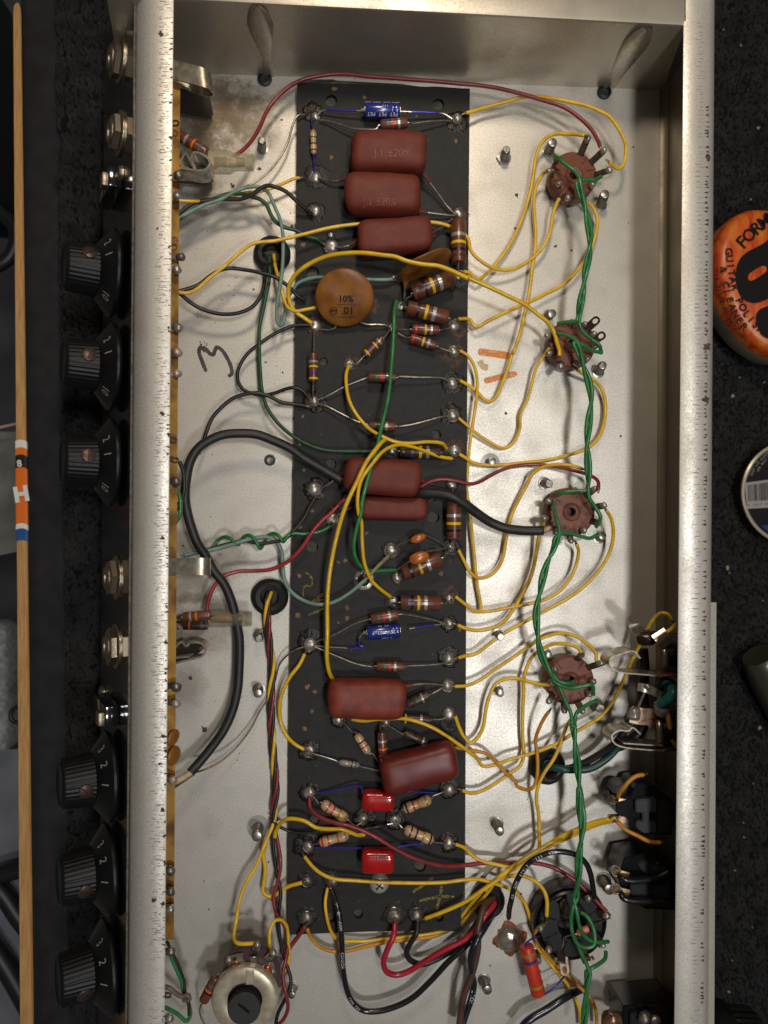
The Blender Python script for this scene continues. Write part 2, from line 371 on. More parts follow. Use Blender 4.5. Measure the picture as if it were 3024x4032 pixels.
def lx(a, b, y): return a + (b - a) * y / 4032.0
Y0, Y1 = -220, 4260
def loft(prof, ys=(Y0, Y1)):
    """prof: (x at y=0, x at y=4032, z) in picture columns; lofted along the chassis"""
    V, Fc = [], []
    for y in ys:
        for a, b, z in prof: V.append(U(lx(a, b, y), y, z))
    n = len(prof)
    for j in range(len(ys) - 1):
        Fc += [(j * n + i, j * n + i + 1, (j + 1) * n + i + 1, (j + 1) * n + i) for i in range(n - 1)]
    return V, Fc
ch = tag(root('amplifier_chassis', (0, 0, 0)), 'open folded aluminium amplifier chassis tray with scratched flanges', 'chassis')
fl = [U(x, y, 0) for x, y in ((470, 292), (700, 288), (1300, 306), (1924, 330), (2608, 352))] + [U(2574, 4300, 0), U(440, 4300, 0)]
mk('floor_panel', prism(fl, -0.12, 0), FLOORM, ch)
# back wall: its foot on the floor line and its fold at the lip
foot = [(470, 279), (700, 288), (1300, 306), (1924, 330), (2608, 354)]
fold = [(420, -9), (690, 3), (1280, 34), (1924, 66), (2700, 108)]
V, Fc = [], []
for (a, b), (c, d) in zip(foot, fold):
    p = U(a, b, 0); q = U(c, d, 3.9)
    x = p.x; V += [Vector((x, p.y, 0)), Vector((x + (q.x - p.x) * .5, p.y + (q.y - p.y) * .5, 1.9)), U(c, d, 3.78), U(c, d - 9, 3.87), U(c, d - 26, 3.9), U(c, d - 300, 3.9), U(c, d - 300, 3.75)]
for i in range(len(foot) - 1):
    Fc += [(i * 7 + k, i * 7 + k + 1, (i + 1) * 7 + k + 1, (i + 1) * 7 + k) for k in range(6)]
vw = [f for f in Fc]
mk('back_wall', (V, [f for j, f in enumerate(vw) if j % 6 < 2]), WALLM, ch)
mk('back_lip', (V, [f for j, f in enumerate(vw) if j % 6 >= 2]), LIPM, ch, angle=60)
# side walls and flanges
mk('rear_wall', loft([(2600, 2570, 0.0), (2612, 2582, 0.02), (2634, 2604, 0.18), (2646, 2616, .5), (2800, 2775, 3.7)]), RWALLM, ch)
mk('rear_flange', loft([(2692, 2655, 3.78), (2692, 2655, 3.88), (2696, 2659, 3.9), (2790, 2766, 3.9), (2802, 2778, 3.86), (2811, 2787, 3.72), (2814, 2790, 3.5), (2640, 2630, -.6)]), FLANM, ch)
mk('front_flange', loft([(680, 644, 3.78), (684, 648, 3.88), (680, 644, 3.9), (596, 568, 3.9), (576, 548, 3.87), (558, 528, 3.76), (545, 513, 3.6), (538, 506, 3.5), (534, 502, 3.3), (600, 590, 2.2)]), FLANM, ch)
mk('front_wall', loft([(480, 450, 0.0), (590, 560, 3.2)]), WALLM, ch)
# pressed ribs in the back wall
for x0, y0, x1, y1, w in ((2546, 114, 2390, 336, 60), (1012, 26, 1062, 288, 58)):
    V, Fc = [], []
    n = 10
    for i in range(13):
        t = i / 12; x = x0 + (x1 - x0) * t; y = y0 + (y1 - y0) * t; z = 3.9 * (1 - t)
        ww = w * (1 - 0.25 * t) * (0.15 + 0.85 * min(1, 4 * t) ** .5)
        c = U(x, y, z); 
        for k in range(n + 1):
            a = math.pi * k / n
            V.append(c + Vector((-math.cos(a) * ww * sc(z), .06 - math.sin(a) ** .8 * .22 * min(1, t * 3 + .35), 0)))
        if i: Fc += [((i - 1) * (n + 1) + k, (i - 1) * (n + 1) + k + 1, i * (n + 1) + k + 1, i * (n + 1) + k) for k in range(n)]
    mk('pressed_rib', (V, Fc), RIBM, ch)
# screwed-on rear plate seen past the rear flange
mk('rear_plate', loft([(2812, 2789, 3.55), (2832, 2812, 3.5), (2834, 2813, 3.3), (2810, 2790, 3.3)], ys=(2372, Y1)), FLANM, ch)
# press marks along both flanges
rnd = random.Random(3); sm, gm = [], []
def quad(x, y, w, h, z, sk=0.0):
    return [U(x - w, y - h, z), U(x + w, y - h * (1 - sk), z), U(x + w, y + h * (1 - sk), z), U(x - w, y + h, z)], [(3, 2, 1, 0)]
y = -10
while y < 4050:
    xo = lx(684, 648, y); act = .5 + .9 * noise.noise(Vector((y * .004, 7, 0)))
    if rnd.random() < .45 + .5 * act:
        w = rnd.uniform(4, 13); sm.append(quad(xo - rnd.uniform(34, 56), y, w, rnd.uniform(.7, 2.0), 3.9035))
    if rnd.random() < .25 + .45 * act: sm.append(quad(xo - rnd.uniform(14, 34), y + rnd.uniform(-4, 4), rnd.uniform(4, 14), rnd.uniform(.7, 1.6), 3.9035))
    if rnd.random() < .1 + .3 * act: gm.append(blotch(xo - rnd.uniform(5, 9), y + rnd.uniform(-5, 5), rnd.uniform(2, 4.5), 3.905, .002, .6, 8, rnd.uniform(1, 2), 1, seed=int(y * 10)))
    y += rnd.uniform(4, 15)
y = 90
while y < 4050:
    xo = lx(2802, 2778, y); q = 1.0 if y < 1700 else .55
    if rnd.random() < .75 * q + .15: sm.append(quad(xo - rnd.uniform(34, 52), y, rnd.uniform(6, 14), rnd.uniform(.8, 2.2), 3.9035))
    if rnd.random() < .8 * q and y > 420:
        a = rnd.uniform(5, 10); b = rnd.uniform(3, 7); xx = xo - rnd.uniform(14, 19)
        gm.append(([U(xx - a, y, 3.905), U(xx + a, y - b, 3.905), U(xx + a, y + b, 3.905)], [(0, 2, 1)]))
    y += rnd.uniform(10, 21)
for x, y, r in ((632, 132, 9), (620, 900, 5), (640, 1630, 10), (664, 1712, 7), (640, 2118, 7), (652, 2530, 7), (640, 2900, 8), (652, 2958, 7), (630, 3008, 7), (2790, 620, 13), (2784, 1365, 14), (2782, 1575, 14), (640, 3190, 8), (606, 3545, 9), (640, 3560, 9)):
    gm.append(blotch(x, y, r, 3.905, .002, .5, 12))
tag(mk('press_marks', join(*sm), SCRA, ch, smooth=False), None, None, None, 'stuff')
tag(mk('grime_spots', join(*gm), GRIME, ch, smooth=False), None, None, None, 'stuff')
# specks on the floor
sp = []
for i in range(190):
    x = rnd.choice((rnd.uniform(720, 1160), rnd.uniform(720, 1130), rnd.uniform(1840, 2570))); y = rnd.uniform(380, 4030)
    sp.append(blotch(x, y, rnd.choice((1, 1.3, 1.6, 2, 2.5, 4)), .003, .002, .5, 7, rnd.uniform(.7, 1.5), 1, seed=i))
for x, y, r in ((2035, 768, 9), (2187, 970, 6), (803, 2872, 13), (1020, 664, 7), (918, 733, 8), (1150, 892, 6), (752, 2670, 7), (2250, 985, 4)):
    sp.append(blotch(x, y, r, .004, .004, .5, 9))
for k in range(16): sp.append(blotch(800 + rnd.uniform(-18, 18), 1365 + rnd.uniform(-22, 22), rnd.uniform(2, 5), .004, .003, .5, 7, seed=900 + k))
tag(mk('floor_specks', join(*sp), GRIME, ch, smooth=False), None, None, None, 'stuff')
# hand marks on the floor
def mark(name, s, w, m, z=.004, label=None, par=None, jit=.12):
    P = spline(path(s, z), 10); V, Fc = [], []; r2 = random.Random(len(s))
    for i, p in enumerate(P):
        t = (P[min(i + 1, len(P) - 1)] - P[max(i - 1, 0)]).normalized(); q = Vector((-t.y, t.x, 0)) * (w * .005 * (1 + r2.uniform(-jit, jit)) * min(1, .55 + .3 * min(i, len(P) - 1 - i)))
        V += [p - q, p + q]
        if i: Fc.append((2 * i - 2, 2 * i - 1, 2 * i + 1, 2 * i))
    V = [Vector((v.x, v.y, z)) for v in V]
    o = mk(name, (V, Fc), m, par or ch, smooth=False)
    if label: o['label'] = label
    return o
MARKER = mat('worn black marker', (58, 50, 50), 0.6, col2=(84, 70, 74), sc=4, alpha=.92)
ORNG = mat('orange marker', (232, 126, 14), 0.6, col2=(226, 160, 60), sc=9, mix=(.45, .7), anoise=5)
ORNGF = mat('faint orange marker', (220, 170, 80), 0.6, col2=(206, 196, 176), sc=9, anoise=6)
mark('marker_numeral', 'E 352,1268 325,1200 305,1140 312,1108 345,1118 378,1150 398,1155 408,1130 420,1108 450,1122 490,1180 515,1240 518,1280 495,1298', 15, MARKER, label='black hand-drawn numeral 3 lying on its side')
mark('marker_stroke', 'G 468,305 560,318 688,336', 29, ORNG); mark('marker_stroke', 'G 508,500 600,475 722,448', 24, ORNG); mark('marker_stroke', 'G 478,365 500,400 535,412', 26, ORNGF)

# front panel of chrome, dark reflection put into its colour, leaning outwards
pn = tag(root('chrome_faceplate', U(470, 2000, 0)), 'sloping chrome control panel strip with painted dark reflection along the left of the chassis', 'faceplate')
mk('panel_plate', loft([(542, 508, 3.3), (538, 503, 3.5), (527, 492, 3.52), (526, 491, 3.47), (411, 389, -1.2), (418, 397, -1.22)], ys=(120, Y1)), CHROME, pn)
mk('panel_edge', loft([(536, 501, 3.51), (535, 500, 3.56), (528, 493, 3.56), (527, 492, 3.51)], ys=(-60, Y1)), TIN, pn)
br = tag(mk('brass_plate', loft([(640, 610, 2.65), (712, 682, 2.6), (712, 682, 2.54), (640, 610, 2.5)], ys=(330, 3700)), BRASS), 'stained brass grounding strip under the left flange', 'brass strip')

# ---------------------------------------------------------------- component board
BZ = 0.46
bd = tag(root('component_board', U(1490, 2000, .1)), 'long matte black fibre component board with soldered eyelets', 'circuit board')
BOARD = mat('black vulcanised fibre', (40, 39, 37), 0.6, col2=(33, 32, 31), sc=3.5, mix=(.4, .7), bump=0.12, bsc=45, spec=0.28)
bm_nt = BOARD.node_tree
FLECK = mat('tan paint fleck', (132, 100, 64), 0.7, col2=(96, 68, 42), sc=12)
CHALK = mat('yellow crayon', (170, 150, 52), 0.8, col2=(70, 64, 44), sc=28, mix=(.42, .58), anoise=9)
outline = [(1170, 325), (1400, 331), (1640, 340), (1850, 349), (1842, 1200), (1836, 2200), (1828, 3480), (1817, 3560), (1815, 3668), (1700, 3664), (1450, 3668), (1133, 3681), (1140, 2800), (1158, 1800), (1166, 900)]
holes = [(1304, 396, 23), (1726, 411, 23), (1232, 1074, 25), (1274, 1423, 16), (1718, 1712, 19), (1301, 1830, 24), (1708, 2038, 23), (1229, 2154, 24), (1655, 3411, 23), (1411, 3600, 18), (1239, 3231, 20), (1730, 3614, 16), (1302, 3614, 20)]
cu = bpy.data.curves.new('board_shape', 'CURVE'); cu.dimensions = '2D'; cu.fill_mode = 'BOTH'; cu.extrude = 0.09
def addpoly(P):
    sp_ = cu.splines.new('POLY'); sp_.points.add(len(P) - 1); sp_.use_cyclic_u = True
    for i, p in enumerate(P): sp_.points[i].co = (p.x, p.y, 0, 1)
addpoly([U(x, y, BZ) for x, y in outline])
for x, y, r in holes: addpoly([U(x + r * math.cos(k * math.pi / 10), y + r * math.sin(k * math.pi / 10), BZ) for k in range(20)])
tmp = bpy.data.objects.new('board_shape', cu); COL.objects.link(tmp)
me = bpy.data.meshes.new_from_object(tmp.evaluated_get(bpy.context.evaluated_depsgraph_get()))
vf = ([v.co + Vector((0, 0, BZ - .09)) for v in me.vertices], [tuple(p.vertices) for p in me.polygons])
bpy.data.objects.remove(tmp); bpy.data.curves.remove(cu)
mk('fibre_board', vf, BOARD, bd, smooth=False)
und = [(1176, 314), (1310, 312), (1330, 318), (1420, 322), (1500, 326), (1580, 330), (1660, 342), (1720, 340), (1806, 347), (1846, 352), (1838, 1800), (1832, 3400), (1830, 3648), (1815, 3650), (1780, 3640), (1140, 3650), (1160, 1800)]
mk('backing_board', pxprism(und, .06, .25), mat('grey backing fibre', (88, 84, 76), 0.75, col2=(60, 58, 54), sc=5), bd, smooth=False)
fk = []
for x, y, r in ((1316, 351, 10), (1434, 383, 8), (1305, 620, 8), (1194, 964, 10), (1796, 555, 7), (1359, 2208, 8), (1333, 2214, 7), (1179, 2268, 9), (1366, 2392, 9), (1172, 2424, 10), (1182, 2075, 8), (1197, 1852, 6), (1444, 2098, 7), (1228, 2800, 9), (1200, 2868, 8), (1368, 2435, 8), (1332, 2452, 5), (1210, 2705, 12), (1241, 2724, 9), (1735, 2258, 9), (1180, 1750, 6), (1229, 2012, 7), (1640, 458, 5), (1810, 2480, 7), (1192, 1640, 6), (1536, 1680, 3)):
    fk.append(blotch(x, y, r, BZ + .003, .003, .4, 10))
for k in range(110):
    fk.append(blotch(rnd.uniform(1170, 1820), rnd.uniform(380, 3640), rnd.uniform(1, 2.4), BZ + .003, .002, .4, 6, seed=2000 + k))
tag(mk('paint_flecks', join(*fk), FLECK, bd, smooth=False), None, None, None, 'stuff')
for s, w in (('J 1000,90 1030,110 1045,150 1030,180 1000,175 985,210 985,250', 8), ('J 1040,285 1075,262 1112,232', 12), ('J 1060,275 1120,268', 9), ('J 1015,370 1050,355 1095,335 1120,320', 9),
             ('N 705,800 760,760 810,725 840,700', 14), ('N 750,855 830,835 900,825 975,828', 12), ('N 895,750 885,820 870,880 862,910', 13)):
    mark('crayon_mark', s, w * .75, CHALK, BZ + .004, par=bd, jit=.5)

def eyelet(px, py, r, kind='s', flux='k', fr=1.5, fo=(0, 0), dull=False):
    """eyelet ring, solder dome and burnt flux around it"""
    rw = r * sc(BZ); c = U(px, py, BZ); rr = random.Random(int(px * 3 + py))
    M = Matrix.Translation(c)
    prof = [(rw * 1.02, -.02), (rw * 1.02, .03), (rw * .93, .055), (rw * .82, .04)]
    e = mk('eyelet', lathe(prof, M, 20, cap=False), EYE, bd)
    h = rw * ((.42 + .25 * rr.random()) if kind == 's' else .26); dr = rr.choice((1.0, .88, .84)) if kind == 's' else .8
    dome = [(rw * .95 * dr, .0), (rw * .9 * dr, .03 + h * .3), (rw * .72 * dr, .03 + h * .68), (rw * .46 * dr, .03 + h * .92), (rw * .2 * dr, .03 + h)]
    V, Fc = lathe(dome, M, 20)
    for v in V:
        q = noise.noise(v * 2.4 + Vector((px, py, 0))) * .05 + noise.noise(v * 7.0) * .008
        v.z += q if v.z > BZ + .02 else 0; v.x += noise.noise(v * 4 + Vector((9, py, 1))) * .03; v.y += noise.noise(v * 4 + Vector((px, 5, 1))) * .03
    mk('solder_joint', (V, Fc), SOLDD if dull else SOLD, e, angle=180)
    if flux:
        m = {'k': FLUXK, 'r': FLUXR, 'c': FLUXC}[flux]
        V, Fc = [], []; fc = U(px + fo[0], py + fo[1], BZ); R = rw * fr * (.84 if flux == 'r' else 1); n = 40
        for j, t in enumerate((0.0, .5, .75, .92, 1.06)):
            for k in range(n):
                w = 2 * math.pi * k / n; q = R * t * (1 + .22 * noise.noise(Vector((math.cos(w) * 1.6 + px, math.sin(w) * 1.6 + py, 0))) + .16 * noise.noise(Vector((math.cos(w) * 5 + px, math.sin(w) * 5 + py, t * 2))) + .1 * rr.uniform(-1, 1) * (t > .5))
                V.append(fc + Vector((q * math.cos(w), q * math.sin(w), (.012 + .03 * rr.random()) if t < 1 else .002)))
            if j: Fc += [((j - 1) * n + k, (j - 1) * n + (k + 1) % n, j * n + (k + 1) % n, j * n + k) for k in range(n)]
        Fc.append(tuple(range(n)))
        mk('flux_residue', (V, Fc), m, e, angle=180)
for a in ((1244, 462, 18, 's', 'k', 2.2, (-12, -18)), (1799, 471, 22, 's', 'k', 1.9, (0, 10)), (1241, 700, 25, 's', 'c', 2.0, (8, -4)), (1241, 833, 24, 's', 'k', 1.5), (1802, 842, 22, 'e', 'r', 1.8, (8, 2)),
          (1304, 972, 30, 's', 'c', 1.25), (1302, 926, 11, 's', 'k', 1.3), (1802, 1086, 20, 'e', 'c', 1.9, (10, 14)), (1552, 1098, 13, 's', 'c', 1.5), (1577, 1205, 20, 's', 'c', 1.7, (4, 14)), (1241, 1282, 24, 's', 'r', 1.7, (-2, 2)),
          (1539, 1292, 17, 's', 'r', 2.0, (4, -4)), (1786, 1282, 24, 's', 'r', 1.9, (16, 16)), (1786, 1385, 25, 's', 'r', 2.2, (4, 12)), (1377, 1434, 25, 'e', 'r', 1.6, (10, -6)), (1781, 1510, 24, 's', 'k', 1.75), (1236, 1580, 22, 's', 'k', 2.0),
          (1782, 1637, 27, 's', 'k', 1.6, (-8, -6)), (1789, 1775, 26, 's', 'r', 1.75, (8, -8)), (1545, 1772, 22, 's', 'c', 2.0, (-4, -8)), (1238, 1927, 30, 's', 'k', 1.4), (1778, 1911, 20, 's', 'c', 1.3), (1308, 2045, 27, 's', 'k', 1.3, (6, -8)),
          (1775, 2153, 22, 's', 'k', 1.7), (1540, 2166, 30, 's', 'c', 1.25), (1564, 2274, 22, 'e', 'r', 1.4), (1772, 2358, 23, 'e', 'r', 1.8, (2, -14)), (1546, 2366, 23, 'e', 'c', 1.4), (1766, 2455, 22, 's', 'k', 1.5), (1221, 2537, 28, 's', 'k', 1.7, (0, -10)),
          (1766, 2593, 27, 's', 'k', 1.5, (0, -8)), (1763, 2699, 28, 's', None), (1332, 2832, 23, 's', 'k', 1.4), (1516, 2841, 21, 's', None), (1766, 2811, 28, 's', 'c', 1.4, (4, 40)), (1217, 2956, 27, 'e', 'k', 1.5), (1780, 2925, 17, 'e', 'k', 1.5),
          (1217, 3121, 25, 's', 'k', 1.5), (1766, 3106, 26, 's', 'k', 1.5), (1428, 3224, 25, 's', 'k', 1.7, (6, -4)), (1555, 3227, 25, 's', 'k', 1.6), (1214, 3332, 24, 's', 'k', 1.9, (-14, -8)), (1766, 3317, 25, 's', 'k', 1.5)): eyelet(*a)
for a in ((1208, 3468, 24), (1308, 3468, 25), (1206, 3614, 28), (1552, 3603, 33), (1640, 3599, 27)):
    eyelet(*a, 's', 'c', 1.35, (0, -4), dull=True)
for x, y, r in ((1469, 1198, 30), (1281, 2700, 24)):
    mk('rust_stain', blotch(x, y, r, BZ + .004, .01, .35, 18, .8, 1), FLUXR, bd)

# ---------------------------------------------------------------- resistors
G_CARB, G_FILM = 'brown carbon resistors on the board', 'tan film resistors on the board'
def axis_of(px, py, deg, z):
    a = math.radians(deg); p = U(px, py, z); q = U(px + 40 * math.cos(a), py + 40 * math.sin(a), z)
    return p, (q - p).normalized()
def lead(par, s, z, r=.042, m=None, name='lead'):
    return mk(name, tube(spline(path(s, z), 7), r, 8), m or TIN, par)
def resistor(label, px, py, L, Wd, deg, bands, leads, z=None, kind='carbon', body=None, group=None, lm=None):
    """leads: list of picture paths from the body end to the eyelet"""
    r = Wd * .5 * sc(.8); z = z if z is not None else BZ + .1 + r
    Lw = L * sc(z); p, ax = axis_of(px, py, deg, z)
    t = tag(root('resistor', p - Vector((0, 0, r))), label, 'resistor', group or (G_CARB if kind == 'carbon' else G_FILM))
    M = frame(p, ax); h = Lw / 2
    if kind == 'carbon':
        prof = [(r * .5, -h), (r * .9, -h), (r, -h + .05), (r, h - .05), (r * .9, h), (r * .5, h)]
    else:
        prof = [(r * .35, -h), (r * .8, -h + .05), (r, -h + .16), (r * .98, -h + .34), (r * .84, -h + .46), (r * .82, 0), (r * .84, h - .46), (r * .98, h - .34), (r, h - .16), (r * .8, h - .05), (r * .35, h)]
    mk('body', lathe(prof, M, 22), body or (RBRN if kind == 'carbon' else RTAN), t, angle=50)
    def rad(hh):
        for i in range(1, len(prof)):
            if prof[i - 1][1] <= hh <= prof[i][1]:
                f = (hh - prof[i - 1][1]) / max(prof[i][1] - prof[i - 1][1], 1e-6); return prof[i - 1][0] + (prof[i][0] - prof[i - 1][0]) * f
        return r
    for f, c in bands:
        w = (.034 if kind == 'carbon' else .028) * Lw if c != 's' else .04 * Lw
        hs = [f * Lw - w, f * Lw - w * .33, f * Lw + w * .33, f * Lw + w]
        mk('band', lathe([(rad(q) + .006, q) for q in hs], M, 22, cap=False), BAND[c], t)
    for s in leads:
        P = pp(s); e0 = p - ax * h; e1 = p + ax * h; f = U(*P[0], z)
        st = e0 if (f - e0).length < (f - e1).length else e1
        n = len(P); Q = [st] + [U(x, y, z + (BZ + .12 - z) * ((i + 1) / n) ** 1.6) for i, (x, y) in enumerate(P)]
        dirn = ax * (1 if st is e1 else -1)
        Q.insert(1, st + dirn * min(.12, (Q[1] - st).length * .4))
        mk('lead', tube(spline(Q, 6), .036 if kind == 'carbon' else .03, 8), lm or TIN, t)
    return t
R = resistor
R('small brown resistor directly under the upper blue capacitor', 1551, 488, 106, 40, -5, [(-.24, 'g'), (-.05, 'r'), (.18, 's')], ['C 800,508 720,512 640,507 560,480 500,462 430,452', 'C 1030,474 1120,463 1210,457 1290,456'], z=.95)
R('thin tan and brown resistor standing upright near the top left corner of the board', 1234, 559, 98, 26, 88, [(-.4, 'd'), (-.16, 'g'), (.1, 'k'), (.36, 'n')], ['C 384,510 376,470 374,445', 'C 390,690 394,750 394,800'], kind='film', lm=BLUEL)
R('large upright brown resistor at the right edge beside the third maroon capacitor', 1805, 950, 172, 60, 90, [(-.12, 's'), (.06, 'y'), (.23, 'k'), (.37, 'n')], ['C 1335,1085 1330,1068', 'C 1336,1385 1332,1440 1330,1468'], z=1.05)
R('large brown resistor slanting under the edge-on orange disc', 1702, 1124, 172, 64, -21, [(-.4, 'n'), (-.2, 'k'), (-.02, 'y'), (.17, 's')], ['Q 985,105 940,130 900,165', 'Q 1270,10 1290,-2'], z=1.0)
R('large brown resistor just below the slanted one, right of the green wire', 1684, 1231, 166, 58, 14, [(-.24, 'k'), (-.04, 'y'), (.15, 's')], ['Q 915,180 880,180', 'Q 1235,290 1262,320'], z=.95)
R('small red-tipped brown resistor lying level below the big pair of resistors', 1675, 1298, 106, 40, 2, [(-.36, 'r'), (.0, 'y'), (.22, 's')], ['Q 930,365 860,365', 'Q 1180,365 1250,350'])
R('small red-tipped brown resistor pointing down to the rusty eyelet', 1666, 1346, 108, 38, 17, [(-.38, 'r'), (.0, 'y'), (.2, 's')], ['Q 925,425 860,392', 'Q 1160,495 1250,525'])
R('brown resistor with two yellow bands lying diagonally in the board middle', 1471, 1366, 98, 33, -43, [(-.36, 'y'), (-.12, 'v'), (.08, 'y'), (.3, 's')], ['Q 600,570 560,610 520,622', 'Q 775,405 805,362'])
R('upright brown resistor with two yellow bands above the star-shaped solder joint', 1234, 1447, 108, 36, 90, [(-.2, 's'), (-.02, 'y'), (.22, 'v'), (.41, 'y')], ['Q 250,520 252,440 255,370', 'Q 246,760 242,820 240,870'], z=.95)
R('small brown resistor on long leads, upper of the pair behind the green wire', 1505, 1486, 108, 36, 1, [(-.2, 'g'), (-.02, 'r'), (.18, 's')], ['Q 640,712 560,742 460,785 360,840 270,880', 'Q 870,707 1000,710 1120,712 1190,718 1230,740'], z=.85)
R('small brown resistor on long leads, lower of the pair behind the green wire', 1505, 1678, 106, 38, 1, [(-.24, 'g'), (-.02, 'r'), (.15, 's')], ['Q 640,1055 560,1030 440,970 340,920 280,905', 'Q 870,1068 960,1055 1080,1025 1170,1000 1230,992'], z=.85)
R('dark brown resistor crossed by two yellow wires in the board middle', 1654, 1780, 160, 50, 2, [(-.42, 'k'), (-.2, 'v'), (.0, 'y'), (.18, 's')], ['Q 850,1250 820,1238', 'Q 1180,1250 1240,1250'], body=RDRK)
R('upright brown resistor at the right edge below the thick black cable', 1786, 2046, 156, 58, 90, [(-.1, 's'), (.1, 'y'), (.28, 'k'), (.42, 'n')], ['G 310,1260 300,1190', 'I 302,385 296,415'], z=.95)
R('brown resistor slanting under the lower orange bead capacitor', 1661, 2228, 160, 62, -21, [(-.3, 'k'), (-.06, 'y'), (.16, 's')], ['H 1650,1250 1605,1275', 'I 250,475 290,425'], z=.95)
R('large level brown resistor above the lower blue capacitor', 1656, 2374, 158, 58, 1, [(-.3, 'v'), (-.22, 'k'), (-.06, 'y'), (.12, 's')], ['J 1590,288 1565,290', 'I 250,790 300,785 292,760'], z=.95)
R('small brown resistor just above the lower blue capacitor', 1514, 2429, 108, 42, -9, [(-.22, 'g'), (-.02, 'r'), (.18, 's')], ['J 1410,398 1320,425 1200,490 1060,545', 'I 20,865 120,885 230,912 270,920'], z=.9)
R('small brown resistor on long leads below the lower blue capacitor', 1537, 2624, 108, 37, 1, [(-.2, 'g'), (-.03, 'r'), (.17, 's')], ['J 1440,705 1340,690 1200,635 1060,575', 'K 830,38 950,33 1060,22 1105,10'], z=.85)
R('small brown resistor peeking out at the right end of the lower maroon capacitor', 1646, 2755, 92, 40, -23, [(-.3, 'k'), (-.06, 'g'), (.2, 's')], ['K 990,222 1050,190 1090,165'], z=.85, body=RDRK)
R('short brown resistor lying level beneath the lower maroon capacitor', 1642, 2832, 110, 37, 3, [(-.42, 'y'), (.14, 's')], ['K 1005,388 1060,385 1100,365', 'K 800,380 700,395'], body=RDRK)
R('short upright brown resistor with an orange band between the lower maroon capacitors', 1506, 2936, 108, 36, 86, [(-.18, 's'), (.1, 'o'), (.34, 'r')], ['K 660,460 660,430 690,405'], z=.9)
R('dim brown resistor tucked above the slanted dark capacitor', 1637, 2906, 96, 34, 24, [(-.1, 'k'), (.3, 's')], ['K 820,490 760,455 700,415'], body=RDRK)
R('tan resistor slanting steeply down towards the slanted dark capacitor', 1427, 2927, 92, 34, 58, [(-.1, 'k'), (.14, 'r'), (.32, 's')], ['K 480,470 440,430 410,395', 'K 600,605 640,650 680,690'], kind='film')
R('slim grey resistor at the left of the slanted dark capacitor', 1374, 3007, 82, 25, 9, [(-.12, 'd'), (.14, 'k'), (.32, 'n')], ['K 380,660 300,632 230,612 200,600', 'K 520,690 600,710 680,730'], kind='film', body=RGRY)
R('tan resistor with two red bands, upper of the pair left of the crossing red wire', 1317, 3194, 120, 42, 33, [(-.26, 'r'), (-.07, 'r'), (.16, 'd'), (.4, 'd')], ['K 260,935 235,905 205,870', 'K 460,1055 500,1080 545,1050'], kind='film')
R('tan resistor with two red bands, lower of the pair left of the crossing red wire', 1315, 3302, 118, 42, -16, [(-.38, 'r'), (-.18, 'r'), (.14, 'd'), (.4, 'd')], ['K 255,1195 200,1210', 'K 450,1140 520,1110 640,1085 740,1065'], kind='film')
R('tan resistor with red and orange bands below the slanted dark capacitor', 1642, 3166, 118, 43, -21, [(-.36, 'k'), (-.12, 'r'), (.06, 'o'), (.32, 'd')], ['K 800,985 760,1020', 'K 1000,890 1060,865 1100,845'], kind='film')
R('tan resistor with a black band, lowest on the right of the board', 1649, 3287, 122, 43, 22, [(-.3, 'n'), (-.1, 'k'), (.14, 'd'), (.38, 'k')], ['K 810,1100 780,1070 760,1045', 'K 1010,1185 1060,1195 1100,1190'], kind='film')
R('long red resistor standing beside the large rusty solder blob', 2096, 3819, 196, 56, 76, [(-.36, 'd'), (-.22, 'v'), (.3, 'd')], ['N 1440,1140 1470,1110 1530,1085 1600,1045', 'O 235,1465 290,1430 340,1380 375,1340'], z=1.1, kind='carbon', body=RRED, group='loose power resistors', lm=BLUEL)
R('brown resistor with silver and orange bands by the upper left jack spring', 759, 567, 128, 42, 33, [(-.2, 's'), (.05, 'o'), (.3, 'b')], ['A 1060,820 1030,790', 'A 1235,915 1245,945'], z=2.0, group='resistors wired to the left jacks')
R('brown resistor with silver and orange bands ending the lower left red wire', 775, 2425, 104, 36, -5, [(-.22, 's'), (.0, 'o')], ['J 195,390 150,380 125,340', 'J 350,395 372,395'], z=1.7, group='resistors wired to the left jacks')
R('dull brown and grey resistor lying under the lower left one', 760, 2462, 116, 36, 0, [(-.1, 'o'), (.3, 'b')], [], z=.6, body=RDRK, group='resistors wired to the left jacks')
R('brown resistor leaning on the side of the round potentiometer can', 827, 3893, 104, 38, -62, [(-.1, 'k'), (-.02, 'o'), (.2, 'b')], ['M 430,1350 480,1280 510,1240', 'M 335,1505 310,1560 320,1620 345,1665'], z=1.6, group='resistors wired to the potentiometer')

